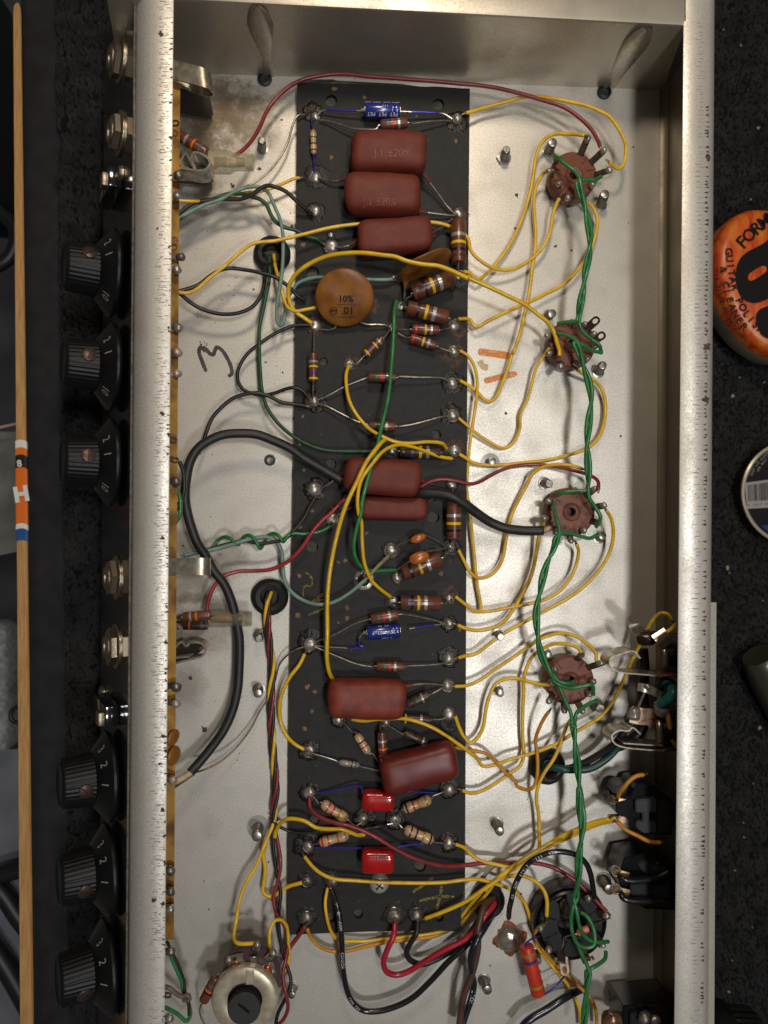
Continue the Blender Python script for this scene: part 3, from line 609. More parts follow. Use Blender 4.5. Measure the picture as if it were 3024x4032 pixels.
# ---------------------------------------------------------------- maroon dipped capacitors and others
G_CAP = 'maroon dipped tubular capacitors on the board'
def dipped(label, px, py, L, Wd, deg, m, leads, zc=None, hz=None, group=G_CAP, seed=0, name='tubular_capacitor', ex=2.9, endp=9, bumpy=.07, lm=None):
    hy = Wd * .5 * sc(1.1); hz = hz or hy * .82; zc = zc or BZ + .06 + hz; h = L * .5 * sc(zc)
    p, ax = axis_of(px, py, deg, zc); M = frame(p, ax)  # local x is horizontal, y is up
    t = tag(root(name, p - Vector((0, 0, hz))), label, 'capacitor', group)
    V, Fc = [], []; n, k = 34, 32
    for i in range(n + 1):
        a = -math.cos(math.pi * i / n); q = max(0.0, 1 - abs(a) ** endp) ** (1 / (endp * .38)) if abs(a) < 1 else 0
        q = max(q, .02); zz = math.copysign(abs(a) ** .92, a) * h
        for j in range(k):
            w = 2 * math.pi * j / k; cw, sw = math.cos(w), math.sin(w)
            x = math.copysign(abs(cw) ** (2 / ex), cw) * hy * q; y = math.copysign(abs(sw) ** (2 / ex), sw) * hz * q
            v = Vector((x, y, zz)); d = noise.noise(v * .9 + Vector((seed * 5.1, 0, 0))) * bumpy + noise.noise(v * 2.6 + Vector((0, seed * 3.3, 0))) * bumpy * .3
            V.append(M @ (v * (1 + d)))
        if i: Fc += [((i - 1) * k + j, (i - 1) * k + (j + 1) % k, i * k + (j + 1) % k, i * k + j) for j in range(k)]
    Fc.append(tuple(reversed(range(k)))); Fc.append(tuple(n * k + j for j in range(k)))
    mk('body', (V, Fc), m, t, angle=180)
    for s, z0 in leads:
        P = pp(s); e0 = p - ax * h * .96; e1 = p + ax * h * .96; f = U(*P[0], z0); st = e0 if (f - e0).length < (f - e1).length else e1
        nn = len(P); Q = [U(x, y, z0 + (BZ + .1 - z0) * (i / max(nn - 1, 1))) for i, (x, y) in enumerate(P)]
        mk('lead', tube(spline(Q, 6), .04, 8), lm or TIN, t)
        if lm is None: mk('coated_lead', tube([Q[0] - (Q[1] - Q[0]).normalized() * .12, Q[0], Q[0].lerp(Q[1], .5)], [.09, .075, .048], 8), m, t)
    def surf(u, v):     # u along the axis, v across; onto the top of the body
        x = max(-.97 * hy, min(.97 * hy, v)); y = hz * (1 - abs(x / hy) ** ex) ** (1 / ex)
        w = Vector((x, y, u)); d = .012 + noise.noise(w * .9 + Vector((seed * 5.1, 0, 0))) * bumpy + noise.noise(w * 2.6 + Vector((0, seed * 3.3, 0))) * bumpy * .3
        return M @ (w * (1 + d) + Vector((0, .018, 0)))
    t_surf = surf
    return t, surf
t, f = dipped('uppermost large maroon capacitor below the blue one, printed .1 ±20%', 1529, 606, 298, 160, 1, CAPB, [('C 1120,820 1180,900 1260,1010 1310,1065', 1.0)], seed=1)
text('|.1 ±20%', .38, lambda u, v: f(u + .1, v - .29), GOLDP, t)
t, f = dipped('second large maroon capacitor from the top, printed .1 ±20%', 1507, 770, 304, 160, 1.5, CAPB, [('C 590,840 520,850 460,840 415,835', .8), ('C 1090,1050 1180,1062 1260,1072 1320,1078', .8)], seed=2)
text('|.1 ±20%', .35, lambda u, v: f(u - .13, v - .5), GOLDP, t)
t2, f2 = dipped('plain maroon capacitor, third from the top, with a yellow wire passing behind it', 1550, 934, 298, 142, -4, CAPB, [('C 655,1255 590,1280 520,1288', .7), ('C 1160,1195 1230,1150 1300,1095', .8)], seed=3)
dipped('maroon capacitor left of the thick black cable, upper of the touching pair', 1506, 1879, 298, 146, 4, CAPB, [('Q 460,1415 430,1430 350,1490 300,1515', .9), ('Q 1020,1460 1100,1485 1200,1505', .8)], seed=4, zc=1.2)
dipped('slimmer maroon capacitor half hidden under its neighbour, beside the crossing red wire', 1546, 2002, 268, 92, 1, CAPB, [('H 1330,810 1260,845 1190,885', .7), ('G 130,1300 160,1275 190,1255', .8)], seed=5, zc=.9)
dipped('orange-maroon capacitor below the loop of the long yellow wire', 1446, 2751, 304, 154, 1, CAPO, [('K 825,170 920,155 1000,155 1080,165', .8)], seed=6)
dipped('glossy dark maroon capacitor lying tilted over the board', 1649, 3021, 306, 152, -15, CAPD, [('K 1120,540 1160,530', 1.1)], seed=7, zc=1.35)
t, f = dipped('small glossy red film capacitor peeking from under the tilted dark capacitor', 1489, 3150, 128, 76, 1, CAPR, [('K 545,870 535,830 490,822 420,835 330,855 250,865', 1.0), ('K 720,840 850,855 940,862 1060,868', .9)], group='red film capacitors', seed=8, ex=3.6, endp=9, bumpy=.02, name='film_capacitor', hz=.34, zc=1.05, lm=BLUEL)
t, f = dipped('small glossy red film capacitor with black print at the bottom of the board', 1487, 3387, 130, 90, 1, CAPR, [('K 550,1235 540,1228 440,1225 330,1222 230,1222', .9), ('K 720,1240 800,1215 870,1203 950,1195 1050,1190', .9)], group='red film capacitors', seed=9, ex=3.6, endp=9, bumpy=.02, name='film_capacitor', hz=.36, zc=1.05, lm=BLUEL)
text('.1 J 203', .17, lambda u, v: f(u, v + .28), BLACKI, t, bold=.004)

def blue_cap(label, px, py, L, Wd, deg, leads, prints):
    r = Wd * .5 * sc(.9); z = BZ + .06 + r; h = L * .5 * sc(z); p, ax = axis_of(px, py, deg, z); M = frame(p, ax)
    t = tag(root('electrolytic_capacitor', p - Vector((0, 0, r))), label, 'capacitor', 'blue electrolytic capacitors')
    mk('sleeve', lathe([(r * .8, -h), (r * .95, -h + .02), (r, -h + .06), (r, h - .32), (r * .93, h - .27), (r, h - .22), (r, h - .06), (r * .95, h - .02), (r * .8, h)], M, 26), BLUEC, t, angle=60)
    mk('end_cap', lathe([(r * .78, h + .001), (r * .78, h + .02), (r * .2, h + .03)], M, 20), TIN, t)
    mk('end_cap', lathe([(r * .2, -h - .16), (r * .3, -h - .15), (r * .36, -h - .02), (r * .78, -h - .01), (r * .78, -h)], M, 20), TIN, t)
    for s in leads:
        P = pp(s); n = len(P); Q = [U(x, y, z + (BZ + .12 - z) * (i / (n - 1)) ** 1.6) for i, (x, y) in enumerate(P)]
        k = max(1, int(n * .3)); W = spline(Q, 8); a = len(W)
        mk('lead', tube(W, .036, 8), TIN, t); mk('blue_lacquer', tube(W[int(a * .22):int(a * .72)], .043, 8), BLUEL, t)
    for s, u0, v0, size, m, flip in prints:
        def fn(u, v, u0=u0, v0=v0, flip=flip):
            if flip: u, v = -u, -v
            w = (v + v0) / r; return M @ Vector((math.sin(w) * (r + .006), math.cos(w) * (r + .006), u + u0))
        text(s, size, fn, m, t)
    return t
blue_cap('blue electrolytic capacitor across the top of the board', 1505, 436, 138, 62, 1, ['C 725,392 690,392 600,390 520,387 480,386 440,395 410,425', 'C 950,395 1020,398 1100,400 1180,405 1240,412 1295,445'],
         [('25V 22µF 25V 22µF', 0, .24, .17, WHITE, False), ('PET  PET  PET', 0, -.27, .2, WHITE, True), ('I  I  I', .1, 0.03, .1, WHITE, False)])
blue_cap('blue electrolytic capacitor in the lower middle, above the lower maroon capacitors', 1510, 2487, 130, 58, -4, ['J 1400,480 1365,495 1350,530 1352,565 1380,575 1320,588 1240,582 1120,575 1050,565', 'I 20,955 60,950 120,940 200,930 265,922'],
         [('25V - 22µF', 0, .02, .2, WHITE, True), ('E  2.2µF', .1, -.26, .12, WHITE, True), ('>>  >>', 0, .27, .15, WHITE, False)])

def disc_cap(label, px, py, rx, tilt_dir, tilt, th, m, zc, leads, group):
    """a lens-shaped ceramic capacitor; its face normal leans by tilt towards tilt_dir (degrees in the picture)"""
    p = U(px, py, zc); a = math.radians(tilt_dir); b = math.radians(tilt)
    nrm = Vector((math.cos(a) * math.sin(b), -math.sin(a) * math.sin(b), math.cos(b))); M = frame(p, nrm, (0, 1, 0))
    r = rx * sc(zc)
    prof = [(r * math.cos(w) if abs(w) < 1.57 else 0.01, th * math.sin(w) * (1 if abs(w) > .8 else 1)) for w in [-1.5, -1.2, -.9, -.6, -.3, 0, .3, .6, .9, 1.2, 1.5]]
    t = tag(root('disc_capacitor', p - Vector((0, 0, r * math.sin(b)))), label, 'capacitor', group)
    V, Fc = lathe(prof, M, 40)
    for v in V: v += nrm * noise.noise(v * 1.2) * .06
    mk('disc', (V, Fc), m, t, angle=180)
    for s, z0, z1 in leads:
        P = pp(s); n = len(P); Q = [U(x, y, z0 + (z1 - z0) * i / (n - 1)) for i, (x, y) in enumerate(P)]
        mk('lead', tube(spline(Q, 7), .04, 8), TIN, t)
        mk('lead_root', tube([Q[0], Q[0].lerp(Q[1], .45), Q[0].lerp(Q[1], .9)], [.14, .085, .045], 10), m, t)
    return t, M, r
t, M, r = disc_cap('large ochre ceramic disc capacitor marked 10% .01', 1357, 1174, 117, 90, 34, .13, DISC, 1.35, [('E 1195,930 1195,975 1160,992 1090,990', .75, .56), ('E 1345,900 1360,940 1400,958 1470,960 1530,965 1555,985', .8, .6)], 'ceramic disc capacitors')
h0 = .14
def dfn(u0, v0):
    return lambda u, v: M @ Vector((u + u0, v + v0, h0 * math.sqrt(max(.1, 1 - ((u + u0) / r) ** 2 * .9 - ((v + v0) / r) ** 2 * .9)) + .03))
text('10%', .34, dfn(.05, .02), BLACKI, t, bold=.006); text('.01', .4, dfn(.12, -.44), BLACKI, t, bold=.004)
for (x0, y0, x1, y1) in ((-.3, -.18, .45, -.2), (-.28, -.68, .5, -.66)):
    P = [dfn(0, 0)(x0 + (x1 - x0) * k / 8, y0 + (y1 - y0) * k / 8) for k in range(9)]
    mk('print_rule', tube(P, .012, 6), BLACKI, t)
P = [dfn(0, 0)(-.42 + .14 * math.cos(w * math.pi / 12), -.44 + .14 * math.sin(w * math.pi / 12)) for w in range(25)]
mk('print_emblem', tube(P, .012, 6), BLACKI, t); text('MW', .12, dfn(-.42, -.44), BLACKI, t, bold=.004)
t2, M2, r2 = disc_cap('large ochre ceramic disc seen almost edge-on beside the slanted resistor', 1675, 1046, 114, 66, 84, .13, DISC, 1.2, [('C 985,1440 940,1470 915,1490', 1.0, .6), ('C 990,1500 985,1560 980,1620', 1.0, .6)], 'ceramic disc capacitors')
disc_cap('second ochre ceramic disc edge showing just behind the edge-on one', 1700, 1024, 62, 66, 80, .12, DISC, 1.05, [], 'ceramic disc capacitors')
def bead(label, px, py, a, b, deg, leads, z=1.0):
    p, ax = axis_of(px, py, deg, z); M = frame(p, ax); t = tag(root('bead_capacitor', p - Vector((0, 0, b * .0085))), label, 'capacitor', 'orange bead capacitors')
    A, B = a * sc(z), b * sc(z)
    mk('bead', lathe([(max(.02, B * math.sin(w * math.pi / 12) ** .8), -A * math.cos(w * math.pi / 12)) for w in range(13)], M, 20, sy=.8), ORDR, t, angle=180)
    for s in leads:
        P = pp(s); n = len(P); mk('lead', tube(spline([U(x, y, z + (.6 - z) * i / (n - 1)) for i, (x, y) in enumerate(P)], 6), .033, 8), TIN, t)
bead('upper small orange bead capacitor', 1646, 2120, 31, 17, -20, ['G 30,1535 0,1545 -60,1575 -90,1600', 'G 120,1505 180,1530 230,1560 270,1590'])
bead('lower larger orange bead capacitor resting on a brown resistor', 1650, 2196, 40, 24, -17, ['I 20,515 -20,540 -60,570', 'I 130,450 200,438 270,428'], z=1.5)

# ---------------------------------------------------------------- valve sockets
G_SOCK = 'brown nine-pin valve sockets'
def pin(par, c, rad, ang, h, lean, w=.26, th=.05, m=None, z0=.82, tip=True):
    a = math.radians(ang); o = Vector((math.cos(a), -math.sin(a), 0)); b = c + o * rad; b.z = z0
    ax = (o * math.sin(lean) + Vector((0, 0, math.cos(lean)))).normalized(); M = frame(b, ax, up=o)
    # local x = up x ax direction (tangent), local y radial
    M2 = M @ Matrix.Translation((0, 0, h / 2))
    p = mk('pin', box(M2, w, th, h, .018, 1), m or LUG, par, angle=30)
    if tip:
        q = b + ax * h
        V, Fc = lathe([(.02, -.2), (.1, -.14), (.13, 0), (.09, .1), (.02, .14)], frame(q, ax), 12)
        for v in V: v += Vector((noise.noise(v * 6), noise.noise(v * 6 + Vector((5, 1, 2))), 0)) * .04
        mk('solder_joint', (V, Fc), SOLD, p, angle=180)
    return b + ax * h
def socket(label, px, py, rpx, start, heights, step=36, bare=()):
    zt = .9; c = U(px, py, zt); r = rpx * sc(zt); base = Vector((c.x, c.y, .0)); M = Matrix.Translation((c.x, c.y, 0))
    t = tag(root('valve_socket', base), label, 'valve socket', G_SOCK)
    mk('base', lathe([(.05, .45), (.17, .45), (.17, zt - .02), (.19, zt), (.3, zt + .01), (.33, zt + .035), (.36, zt), (r * .92, zt - .01), (r * .98, zt - .06), (r, zt - .14), (r, .3), (r * .9, .2), (r * .9, 0)], M, 48, cap=False), BROWNP, t, angle=35)
    mk('centre_hole', lathe([(.01, .46), (.165, .47)], M, 20), BLACKI, t)
    tips = []
    for k, h in enumerate(heights):
        ang = start + step * k
        tips.append(pin(t, Vector((c.x, c.y, 0)), r * .8, ang, max(h, .12), .75 if h > .3 else .2, tip=k not in bare))
        if k in bare: pass
        a2 = math.radians(ang + step / 2); o = Vector((math.cos(a2), -math.sin(a2), 0)); q = Vector((c.x, c.y, 0)) + o * r * .76
        mk('moulded_ridge', box(frame(q + Vector((0, 0, zt)), Vector((0, 0, 1)), up=Vector((-o.y, o.x, 0))), .32, .06, .08, .016, 1), BROWNP, t)
        a3 = math.radians(ang); o3 = Vector((math.cos(a3), -math.sin(a3), 0)); q3 = Vector((c.x, c.y, 0)) + o3 * r * .55; q3.z = zt
        ca, sa = math.cos(-a3 - math.pi / 2 + math.pi), math.sin(-a3 - math.pi / 2 + math.pi)
        text(str(k + 1), .2, lambda u, v: q3 + Vector((u * ca - v * sa, u * sa + v * ca, .012)), mat('moulded numeral', (138, 88, 70), .4), t, name='moulded_numeral')
    return t, tips
socket('uppermost brown valve socket at the top right of the chassis', 2260, 688, 97, -72, [.75, .75, .7, .3, .3, .5, .3, .45, .35])
socket('second brown valve socket from the top, with two empty eyelet tabs', 2254, 1353, 98, -96, [.2, .3, .3, .3, .2, .3, .5, .5, .5])
socket('third brown valve socket, where the thick black cable ends', 2250, 2016, 99, -84, [.3, .6, .6, .45, .3, .5, .4, .6, .4])
socket('lowest brown valve socket, close to the right hand jacks', 2246, 2680, 98, -72, [.5, .75, .3, .3, .55, .5, .6, .3, .3])
for k, (x, y, a) in enumerate((('G', 0, 0),)): pass
# the second socket's two empty eyelet tabs
def tab(par, x0, y0, x1, y1, z0, z1, w, hole=True, m=None, name='tab'):
    a, b = U(x0, y0, z0), U(x1, y1, z1); ax = (b - a).normalized(); M = frame(a, ax, up=(0, 0, 1)); L = (b - a).length
    n = 14; V, Fc = [], []
    # rounded end outline with a slot
    out = [(-w / 2, 0)] + [(w / 2 * -math.cos(k * math.pi / 8), L - w / 2 + w / 2 * math.sin(k * math.pi / 8)) for k in range(9)] + [(w / 2, 0)]
    th = .02
    cu = bpy.data.curves.new('tab_shape', 'CURVE'); cu.dimensions = '2D'; cu.fill_mode = 'BOTH'; cu.extrude = th
    def ad(P):
        s_ = cu.splines.new('POLY'); s_.points.add(len(P) - 1); s_.use_cyclic_u = True
        for i, q in enumerate(P): s_.points[i].co = (q[0], q[1], 0, 1)
    ad(out)
    if hole: ad([(w * .27 * math.cos(k * math.pi / 8), L - w * .62 + w * .42 * math.sin(k * math.pi / 8)) for k in range(16)])
    ob = bpy.data.objects.new('tab_shape', cu); COL.objects.link(ob); me = bpy.data.meshes.new_from_object(ob.evaluated_get(bpy.context.evaluated_depsgraph_get()))
    vf = ([M @ Vector((v.co.x, v.co.z, v.co.y)) for v in me.vertices], [tuple(p.vertices) for p in me.polygons])
    bpy.data.objects.remove(ob); bpy.data.curves.remove(cu)
    return mk(name, vf, m or LUG, par, smooth=False)
s2 = [o for o in bpy.data.objects if o.name.startswith('valve_socket')][1]
tab(s2, *tp('G', 1165, 168), *tp('G', 1258, 85), .85, 1.5, .33); tab(s2, *tp('G', 1215, 240), *tp('G', 1298, 188), .85, 1.4, .33)

# black eight-pin socket
c = U(*tp('O', 420, 1020), 1.0); t = tag(root('octal_socket', (c.x, c.y, 0)), 'large black eight-pin valve socket at the lower right', 'valve socket')
M = Matrix.Translation((c.x, c.y, 0)); SK = t
mk('mounting_cup', lathe([(1.42, 0), (1.46, .5), (1.44, .75), (1.36, .8), (1.32, .74), (1.3, .5)], M, 56, cap=False), BLACKP, t)
mk('base', lathe([(.48, .3), (.5, .82), (.54, .9), (1.2, .9), (1.27, .84), (1.3, .6), (1.3, .1)], M, 56, cap=False), BLACKP, t)
mk('centre_well', lathe([(.01, .3), (.5, .31)], M, 32), BLACKI, t)
for k in range(8):
    a = math.radians(18 + 45 * k); o = Vector((math.cos(a), -math.sin(a), 0)); q = Vector((c.x, c.y, 0)) + o * .9
    mk('moulded_slot', box(frame(q + Vector((0, 0, .9)), (0, 0, 1), up=Vector((-o.y, o.x, 0))), .55, .07, .05, .015, 1), KNOB, t)
for ang, h, tp_ in ((-22, .5, 1), (-62, .35, 1), (-118, .45, 0), (182, .4, 1), (140, .35, 1), (112, .5, 0), (68, .5, 0), (30, .4, 1)):
    pin(t, Vector((c.x, c.y, 0)), 1.05, ang, h, .6, w=.34, th=.06, m=LUG if ang != 182 else EYE, z0=.85, tip=bool(tp_))
tab(t, *tp('O', 360, 1215), *tp('O', 375, 1345), .8, 1.0, .34, m=LUG); tab(t, *tp('O', 520, 1205), *tp('O', 560, 1290), .8, 1.0, .34, m=LUG); tab(t, *tp('O', 400, 960), *tp('O', 355, 850), .95, 1.2, .34, False, m=LUG)
R('small red resistor lying in the middle of the black eight-pin socket', 2297, 3664, 62, 28, -25, [(.3, 'y')], ['O 560,1020 620,985 670,965', 'O 450,1070 400,1080 365,1100 358,1150 320,1185 290,1200'], z=1.25, kind='film', body=mat('coral resistor body', (206, 112, 88), .35), group='loose power resistors', lm=TIN)

# ---------------------------------------------------------------- threaded studs, screws, grommets
G_STUD = 'threaded mounting studs through the chassis floor'
def stud(label, bx, by, tx, ty, r=18, kind=0):
    """from floor pixel (bx,by); (tx,ty) is where the tip shows"""
    b = U(bx, by, 0)
    best = min((i * .05 for i in range(2, 34)), key=lambda z: (U(tx, ty, z) - Vector((b.x, b.y, z))).length)
    H = max(.25, min(1.1, best)); q = U(tx, ty, H); ax = Vector((q.x - b.x, q.y - b.y, H)).normalized() if (Vector((q.x - b.x, q.y - b.y)).length < H * .5) else Vector((0, 0, 1))
    L = H / max(ax.z, .5); rw = r * .0096
    t = tag(root('threaded_stud', b), label, 'stud', G_STUD); M = frame(b, ax)
    V, Fc = [], []; n = 16; turns = L / .11; rows = int(turns * 6)
    prof = []
    for i in range(rows + 1):
        h = L * i / rows; prof.append((rw * (1 - .12 * (1 - abs(((h / .11) % 1) * 2 - 1))) * (1 if h < L - .1 else .9), h))
    prof.append((rw * .72, L + .01)); 
    mk('thread', lathe(prof, M, n), STEEL, t, angle=25)
    if kind == 0: mk('washer', lathe([(rw * 1.0, 0), (rw * 1.35, .0), (rw * 1.32, .05), (rw * 1.0, .06)], Matrix.Translation(b), 20), STEEL, t)
    if kind == 1:
        mk('nut', lathe([(rw * 1.0, 0), (rw * 1.75, .0), (rw * 1.7, .14), (rw * 1.0, .15)], Matrix.Translation(b), 6), STEEL, t, angle=20)
    if kind == 2:
        mk('washer', lathe([(rw * 1.0, 0), (rw * 2.1, .0), (rw * 2.1, .03), (rw * 1.0, .035)], Matrix.Translation(b), 24), mat('clear washer', (190, 190, 186), .2, alpha=.5), t)
for a in (('stud by the milky nylon connector at the upper left', 1034, 590, 1030, 552, 17), ('stud between the board top and the uppermost valve socket', 1982, 625, 1995, 588, 18, 1), ('stud at the upper left of the uppermost valve socket', 2158, 598, 2177, 560, 20), ('stud at the lower right of the uppermost valve socket', 2364, 808, 2382, 763, 20),
          ('stud at the upper left of the second valve socket', 2155, 1244, 2175, 1234, 19), ('stud at the lower right of the second valve socket', 2355, 1465, 2373, 1437, 19), ('short stud where the long yellow wire turns along the red one', 1930, 1822, 1938, 1816, 19, 2), ('stud at the upper left of the third valve socket', 2142, 1902, 2163, 1905, 19),
          ('stud at the lower right of the third valve socket', 2358, 2116, 2372, 2108, 20), ('short stud below the arching yellow wire, right of the board', 1958, 2496, 1972, 2508, 17), ('stud at the upper left of the lowest valve socket', 2150, 2572, 2162, 2582, 16), ('short stud in the bend of a yellow wire left of the lowest socket', 1960, 2716, 1970, 2730, 17),
          ('stud at the lower right of the lowest valve socket', 2346, 2770, 2364, 2790, 21), ('stud beside the lower grommet bundle, upper of two', 1024, 2500, 1020, 2514, 17, 1), ('stud beside the lower grommet bundle, lower of two', 1019, 2712, 1016, 2732, 19), ('stud in a clear washer left of the twisted bundle', 1018, 3255, 1011, 3295, 22, 2),
          ('stud hidden behind the wires right of the potentiometer', 1154, 3885, 1148, 3920, 15), ('stud in the open floor right of the red capacitors', 1957, 3242, 1968, 3275, 20), ('stud in the open floor at the bottom, right of the brown wire', 1906, 3858, 1920, 3900, 20), ('stud behind the long red resistor', 2108, 3750, 2120, 3786, 16), ('stud standing by the lower black jack', 2376, 3465, 2400, 3504, 24)):
    stud(*a)
# two black rivets at the back wall's foot, and a ring eyelet in the floor
for x, y, lb in ((1042, 308, 'round black rivet at the back wall foot, near the left rib'), (2381, 360, 'round black rivet at the back wall foot, near the right rib')):
    c = U(x, y, .1); t = tag(mk('rivet', lathe([(.28, 0), (.28, .12), (.2, .16), (.17, .06), (.02, .05)], Matrix.Translation((c.x, c.y, 0)), 24), RUB), lb, 'rivet', 'black rivets')
c = U(*tp('H', 770, 518), 0); t = tag(mk('hollow_rivet', lathe([(.22, 0), (.22, .1), (.17, .13), (.13, .08), (.12, .02), (.01, .015)], Matrix.Translation(c), 24, cap=False), STEEL), 'hollow silver rivet in the floor inside the cable arc', 'rivet')
def phillips(label, px, py, rpx, ang, star=False):
    c = U(px, py, BZ + .12); r = rpx * sc(.6); t = tag(root('board_screw', (c.x, c.y, BZ)), label, 'screw', 'screws holding the board')
    M = Matrix.Translation((c.x, c.y, BZ + .01)) @ Matrix.Rotation(math.radians(-ang), 4, 'Z')
    if star:
        mk('lock_washer', lathe([(r * .5, 0), (r, 0), (r, .05), (r * .5, .1)], M, 30, rfun=lambda w, h: 1 + .0 * w), STEEL, t)
        mk('head', lathe([(r * .62, .03), (r * .6, .12), (r * .4, .18), (r * .05, .2)], M, 24), mat('dark screw head', (70, 66, 62), .4, metal=.7), t)
        for k in range(6):
            mk('washer_tooth', box(M @ Matrix.Rotation(k * math.pi / 3, 4, 'Z') @ Matrix.Translation((r * .72, 0, .09)), r * .3, r * .28, .05, .02, 1), STEEL, t)
    else:
        mk('head', lathe([(r, 0), (r * .98, .08), (r * .85, .19), (r * .6, .26), (r * .25, .29), (r * .02, .295)], M, 32), mat('white zinc screw', (206, 200, 188), .34, metal=.55), t, angle=60)
        for k in (0, 1): mk('cross_slot', box(M @ Matrix.Rotation(k * math.pi / 2, 4, 'Z') @ Matrix.Translation((0, 0, .27)), r * .95, r * .22, .06, .02, 1), BLACKI, t)
phillips('toothed screw head under the pale teal wire in the board middle', 1432, 2284, 40, 15, True)
phillips('cross-head screw half under the lower red film capacitor', 1493, 3480, 40, 40)
for x, y, ro, ri, hx, hy, lb in ((1070, 995, 73, 36, -2, -16, 'upper black rubber grommet left of the board'), (1061, 2352, 73, 34, -2, 4, 'lower black rubber grommet left of the board with a wire bundle'), (2160, 3023, 72, 30, -8, 6, 'black grommet passing the teal and black twisted leads'), (1924, 3556, 68, 36, 8, 6, 'black grommet right of the board bottom passing thick wires')):
    c = U(x, y, .35); r = ro * sc(.3); q = ri * sc(.3)
    t = tag(mk('grommet', lathe([(q, -.1), (q, .25), (q * 1.08, .38), (r * .72, .44), (r * .9, .36), (r, .22), (r * .98, .02), (r * .9, 0)], Matrix.Translation((c.x, c.y, 0)), 40, cap=False), RUB), lb, 'grommet', 'black rubber grommets')
    mk('bore', lathe([(.01, .03), (q * 1.01, .04)], Matrix.Translation((c.x, c.y, 0)), 24), BLACKI, t)

# ---------------------------------------------------------------- wires
G_Y, G_G, G_R, G_K = 'yellow hookup wires', 'green hookup wires', 'red hookup wires', 'black hookup wires'
def wire(label, m, s, z, r=11, group=None, bare=(1, 1), name='hookup_wire', cat='wire', tip=None, n=8, prt=None):
    P = path(s, z); C = spline(P, n); rw = r * .5 * 1.2 * sc(1.0)
    # small hand-bent irregularity
    for i, p in enumerate(C):
        if 2 < i < len(C) - 3: p.x += noise.noise(p * .9) * .012; p.y += noise.noise(p * .9 + Vector((7, 3, 0))) * .012
        p.z = max(p.z, rw)
    o = tag(mk(name, tube(C, rw, 10), m, origin=C[0], angle=180), label, cat, group)
    for e, k in ((0, 0), (1, -1)):
        if bare[e]:
            a = C[0] if e == 0 else C[-1]; b = C[1] if e == 0 else C[-2]; d = (a - b).normalized()
            mk('bare_end', tube([a - d * .04, a + d * .1, a + d * .2 + Vector((0, 0, -.05))], [rw * .62, rw * .6, rw * .5], 8), tip or TIND, o)
    if prt:
        for (txt, st, size, flip) in prt: text_along(txt, size, C, rw, WHITE, o, st, 'print', flip)
    return o, C
Wr = wire
# -- upper right: yellow and red leads of the first two sockets
Wr('yellow wire arching from the top right eyelet round to the first socket', YEL, 'F 390,75 440,62 500,42 640,5 D 210,575 310,575 400,588 480,605 580,628 650,655 720,695 780,780 812,860 812,930 795,985 765,1000 740,985 715,962', [.6, .5, .6, .9, 1.1, 1.2, 1.2, 1.0, 1.1, 1.3], 12, G_Y)
Wr('long dull red wire running along the foot of the back wall', RED, 'B 345,1005 430,960 540,890 600,820 640,750 680,660 740,580 820,510 900,470 1020,445 1140,438 1300,455 1500,468 D 0,515 150,545 320,595 440,635 540,700 610,770 645,830 662,870', [1.9, 1.3, .9, .8, .8, .8, .9, 1.2, 1.5], 13, G_R)
Wr('yellow wire from the first socket pin bending down to the upright resistor', YEL, 'F 1165,222 1110,214 1060,212 960,215 890,260 850,350 830,470 805,600 765,740 705,880 640,990 560,1090 500,1145 460,1163 420,1125 370,1108', [1.5, 1.1, .7, .5, .4, .3, .3, .4, .6], 12, G_Y)
Wr('yellow wire falling straight from the first socket past the orange marks', YEL, 'F 955,455 930,455 900,465 855,530 835,620 838,760 845,850 838,980 820,1100 805,1230 775,1380 740,1520 700,1640 G 700,300 665,410 625,520 580,610 545,633 505,615 460,570 400,525 350,495', [1.1, .8, .5, .4, .4, .5, .7, .6, .4, .3, .3, .4, .6], 12, G_Y)
Wr('long yellow wire passing behind the third maroon capacitor to the first socket', YEL, 'E 150,738 190,750 240,750 300,720 380,650 480,570 580,480 660,430 C 150,1240 300,1205 500,1155 680,1132 900,1118 1150,1120 1230,1132 1320,1165 F 360,850 405,900 415,960 450,1010 540,1075 610,1100 690,1095 770,1060 840,1010 900,940 940,840 955,740 980,670 1000,630', [1.6, 1.5, 1.6, 1.4, 1.1, .9, .8, .9, .8, .5, .5, .6, .9], 12, G_Y)
Wr('bright yellow wire making the big arch over the board to the second socket', YELB, 'E 1040,950 1000,920 930,870 895,800 890,720 915,660 960,610 1050,550 1150,510 1270,492 1380,490 1500,505 C 920,1345 1000,1375 1100,1395 1200,1405 1300,1440 1400,1490 F 250,1090 330,1120 480,1185 640,1260 780,1330 870,1400 930,1450 965,1510 985,1580 1000,1630 G 1000,335', [.6, .9, 1.5, 1.9, 2.1, 2.2, 2.2, 1.9, 1.5, 1.2, 1.3], 14, G_Y)
Wr('yellow wire from the first socket curving left to the large level resistor', YEL, 'F 1185,655 1230,710 1248,770 1240,850 1220,920 1180,1010 1120,1100 1030,1190 920,1250 800,1310 640,1380 540,1430 480,1465 445,1470 420,1430 390,1418 340,1420', [.7, .5, .4, .4, .4, .4, .5, .5, .4, .4, .7], 12, G_Y)
Wr('yellow wire dropping along the right board edge past the thick black cable', YEL, 'G 350,300 400,330 440,390 460,470 462,560 450,680 430,800 410,950 398,1100 395,1200 415,1350 425,1450 445,1640 I 460,640 480,760 486,830 462,848', [.6, .5, .5, .6, .5, .4, .4, .4, .4, .4, .4], 11, G_Y, bare=(1, 0))
Wr('yellow wire with a low bow from the fourth right eyelet to the second socket', YEL, 'G 340,740 400,790 470,850 540,895 600,930 650,935 700,900 740,810 745,720 790,620 820,510 850,410 900,330 935,282', [.6, .5, .4, .3, .3, .3, .4, .6, .9], 11, G_Y)
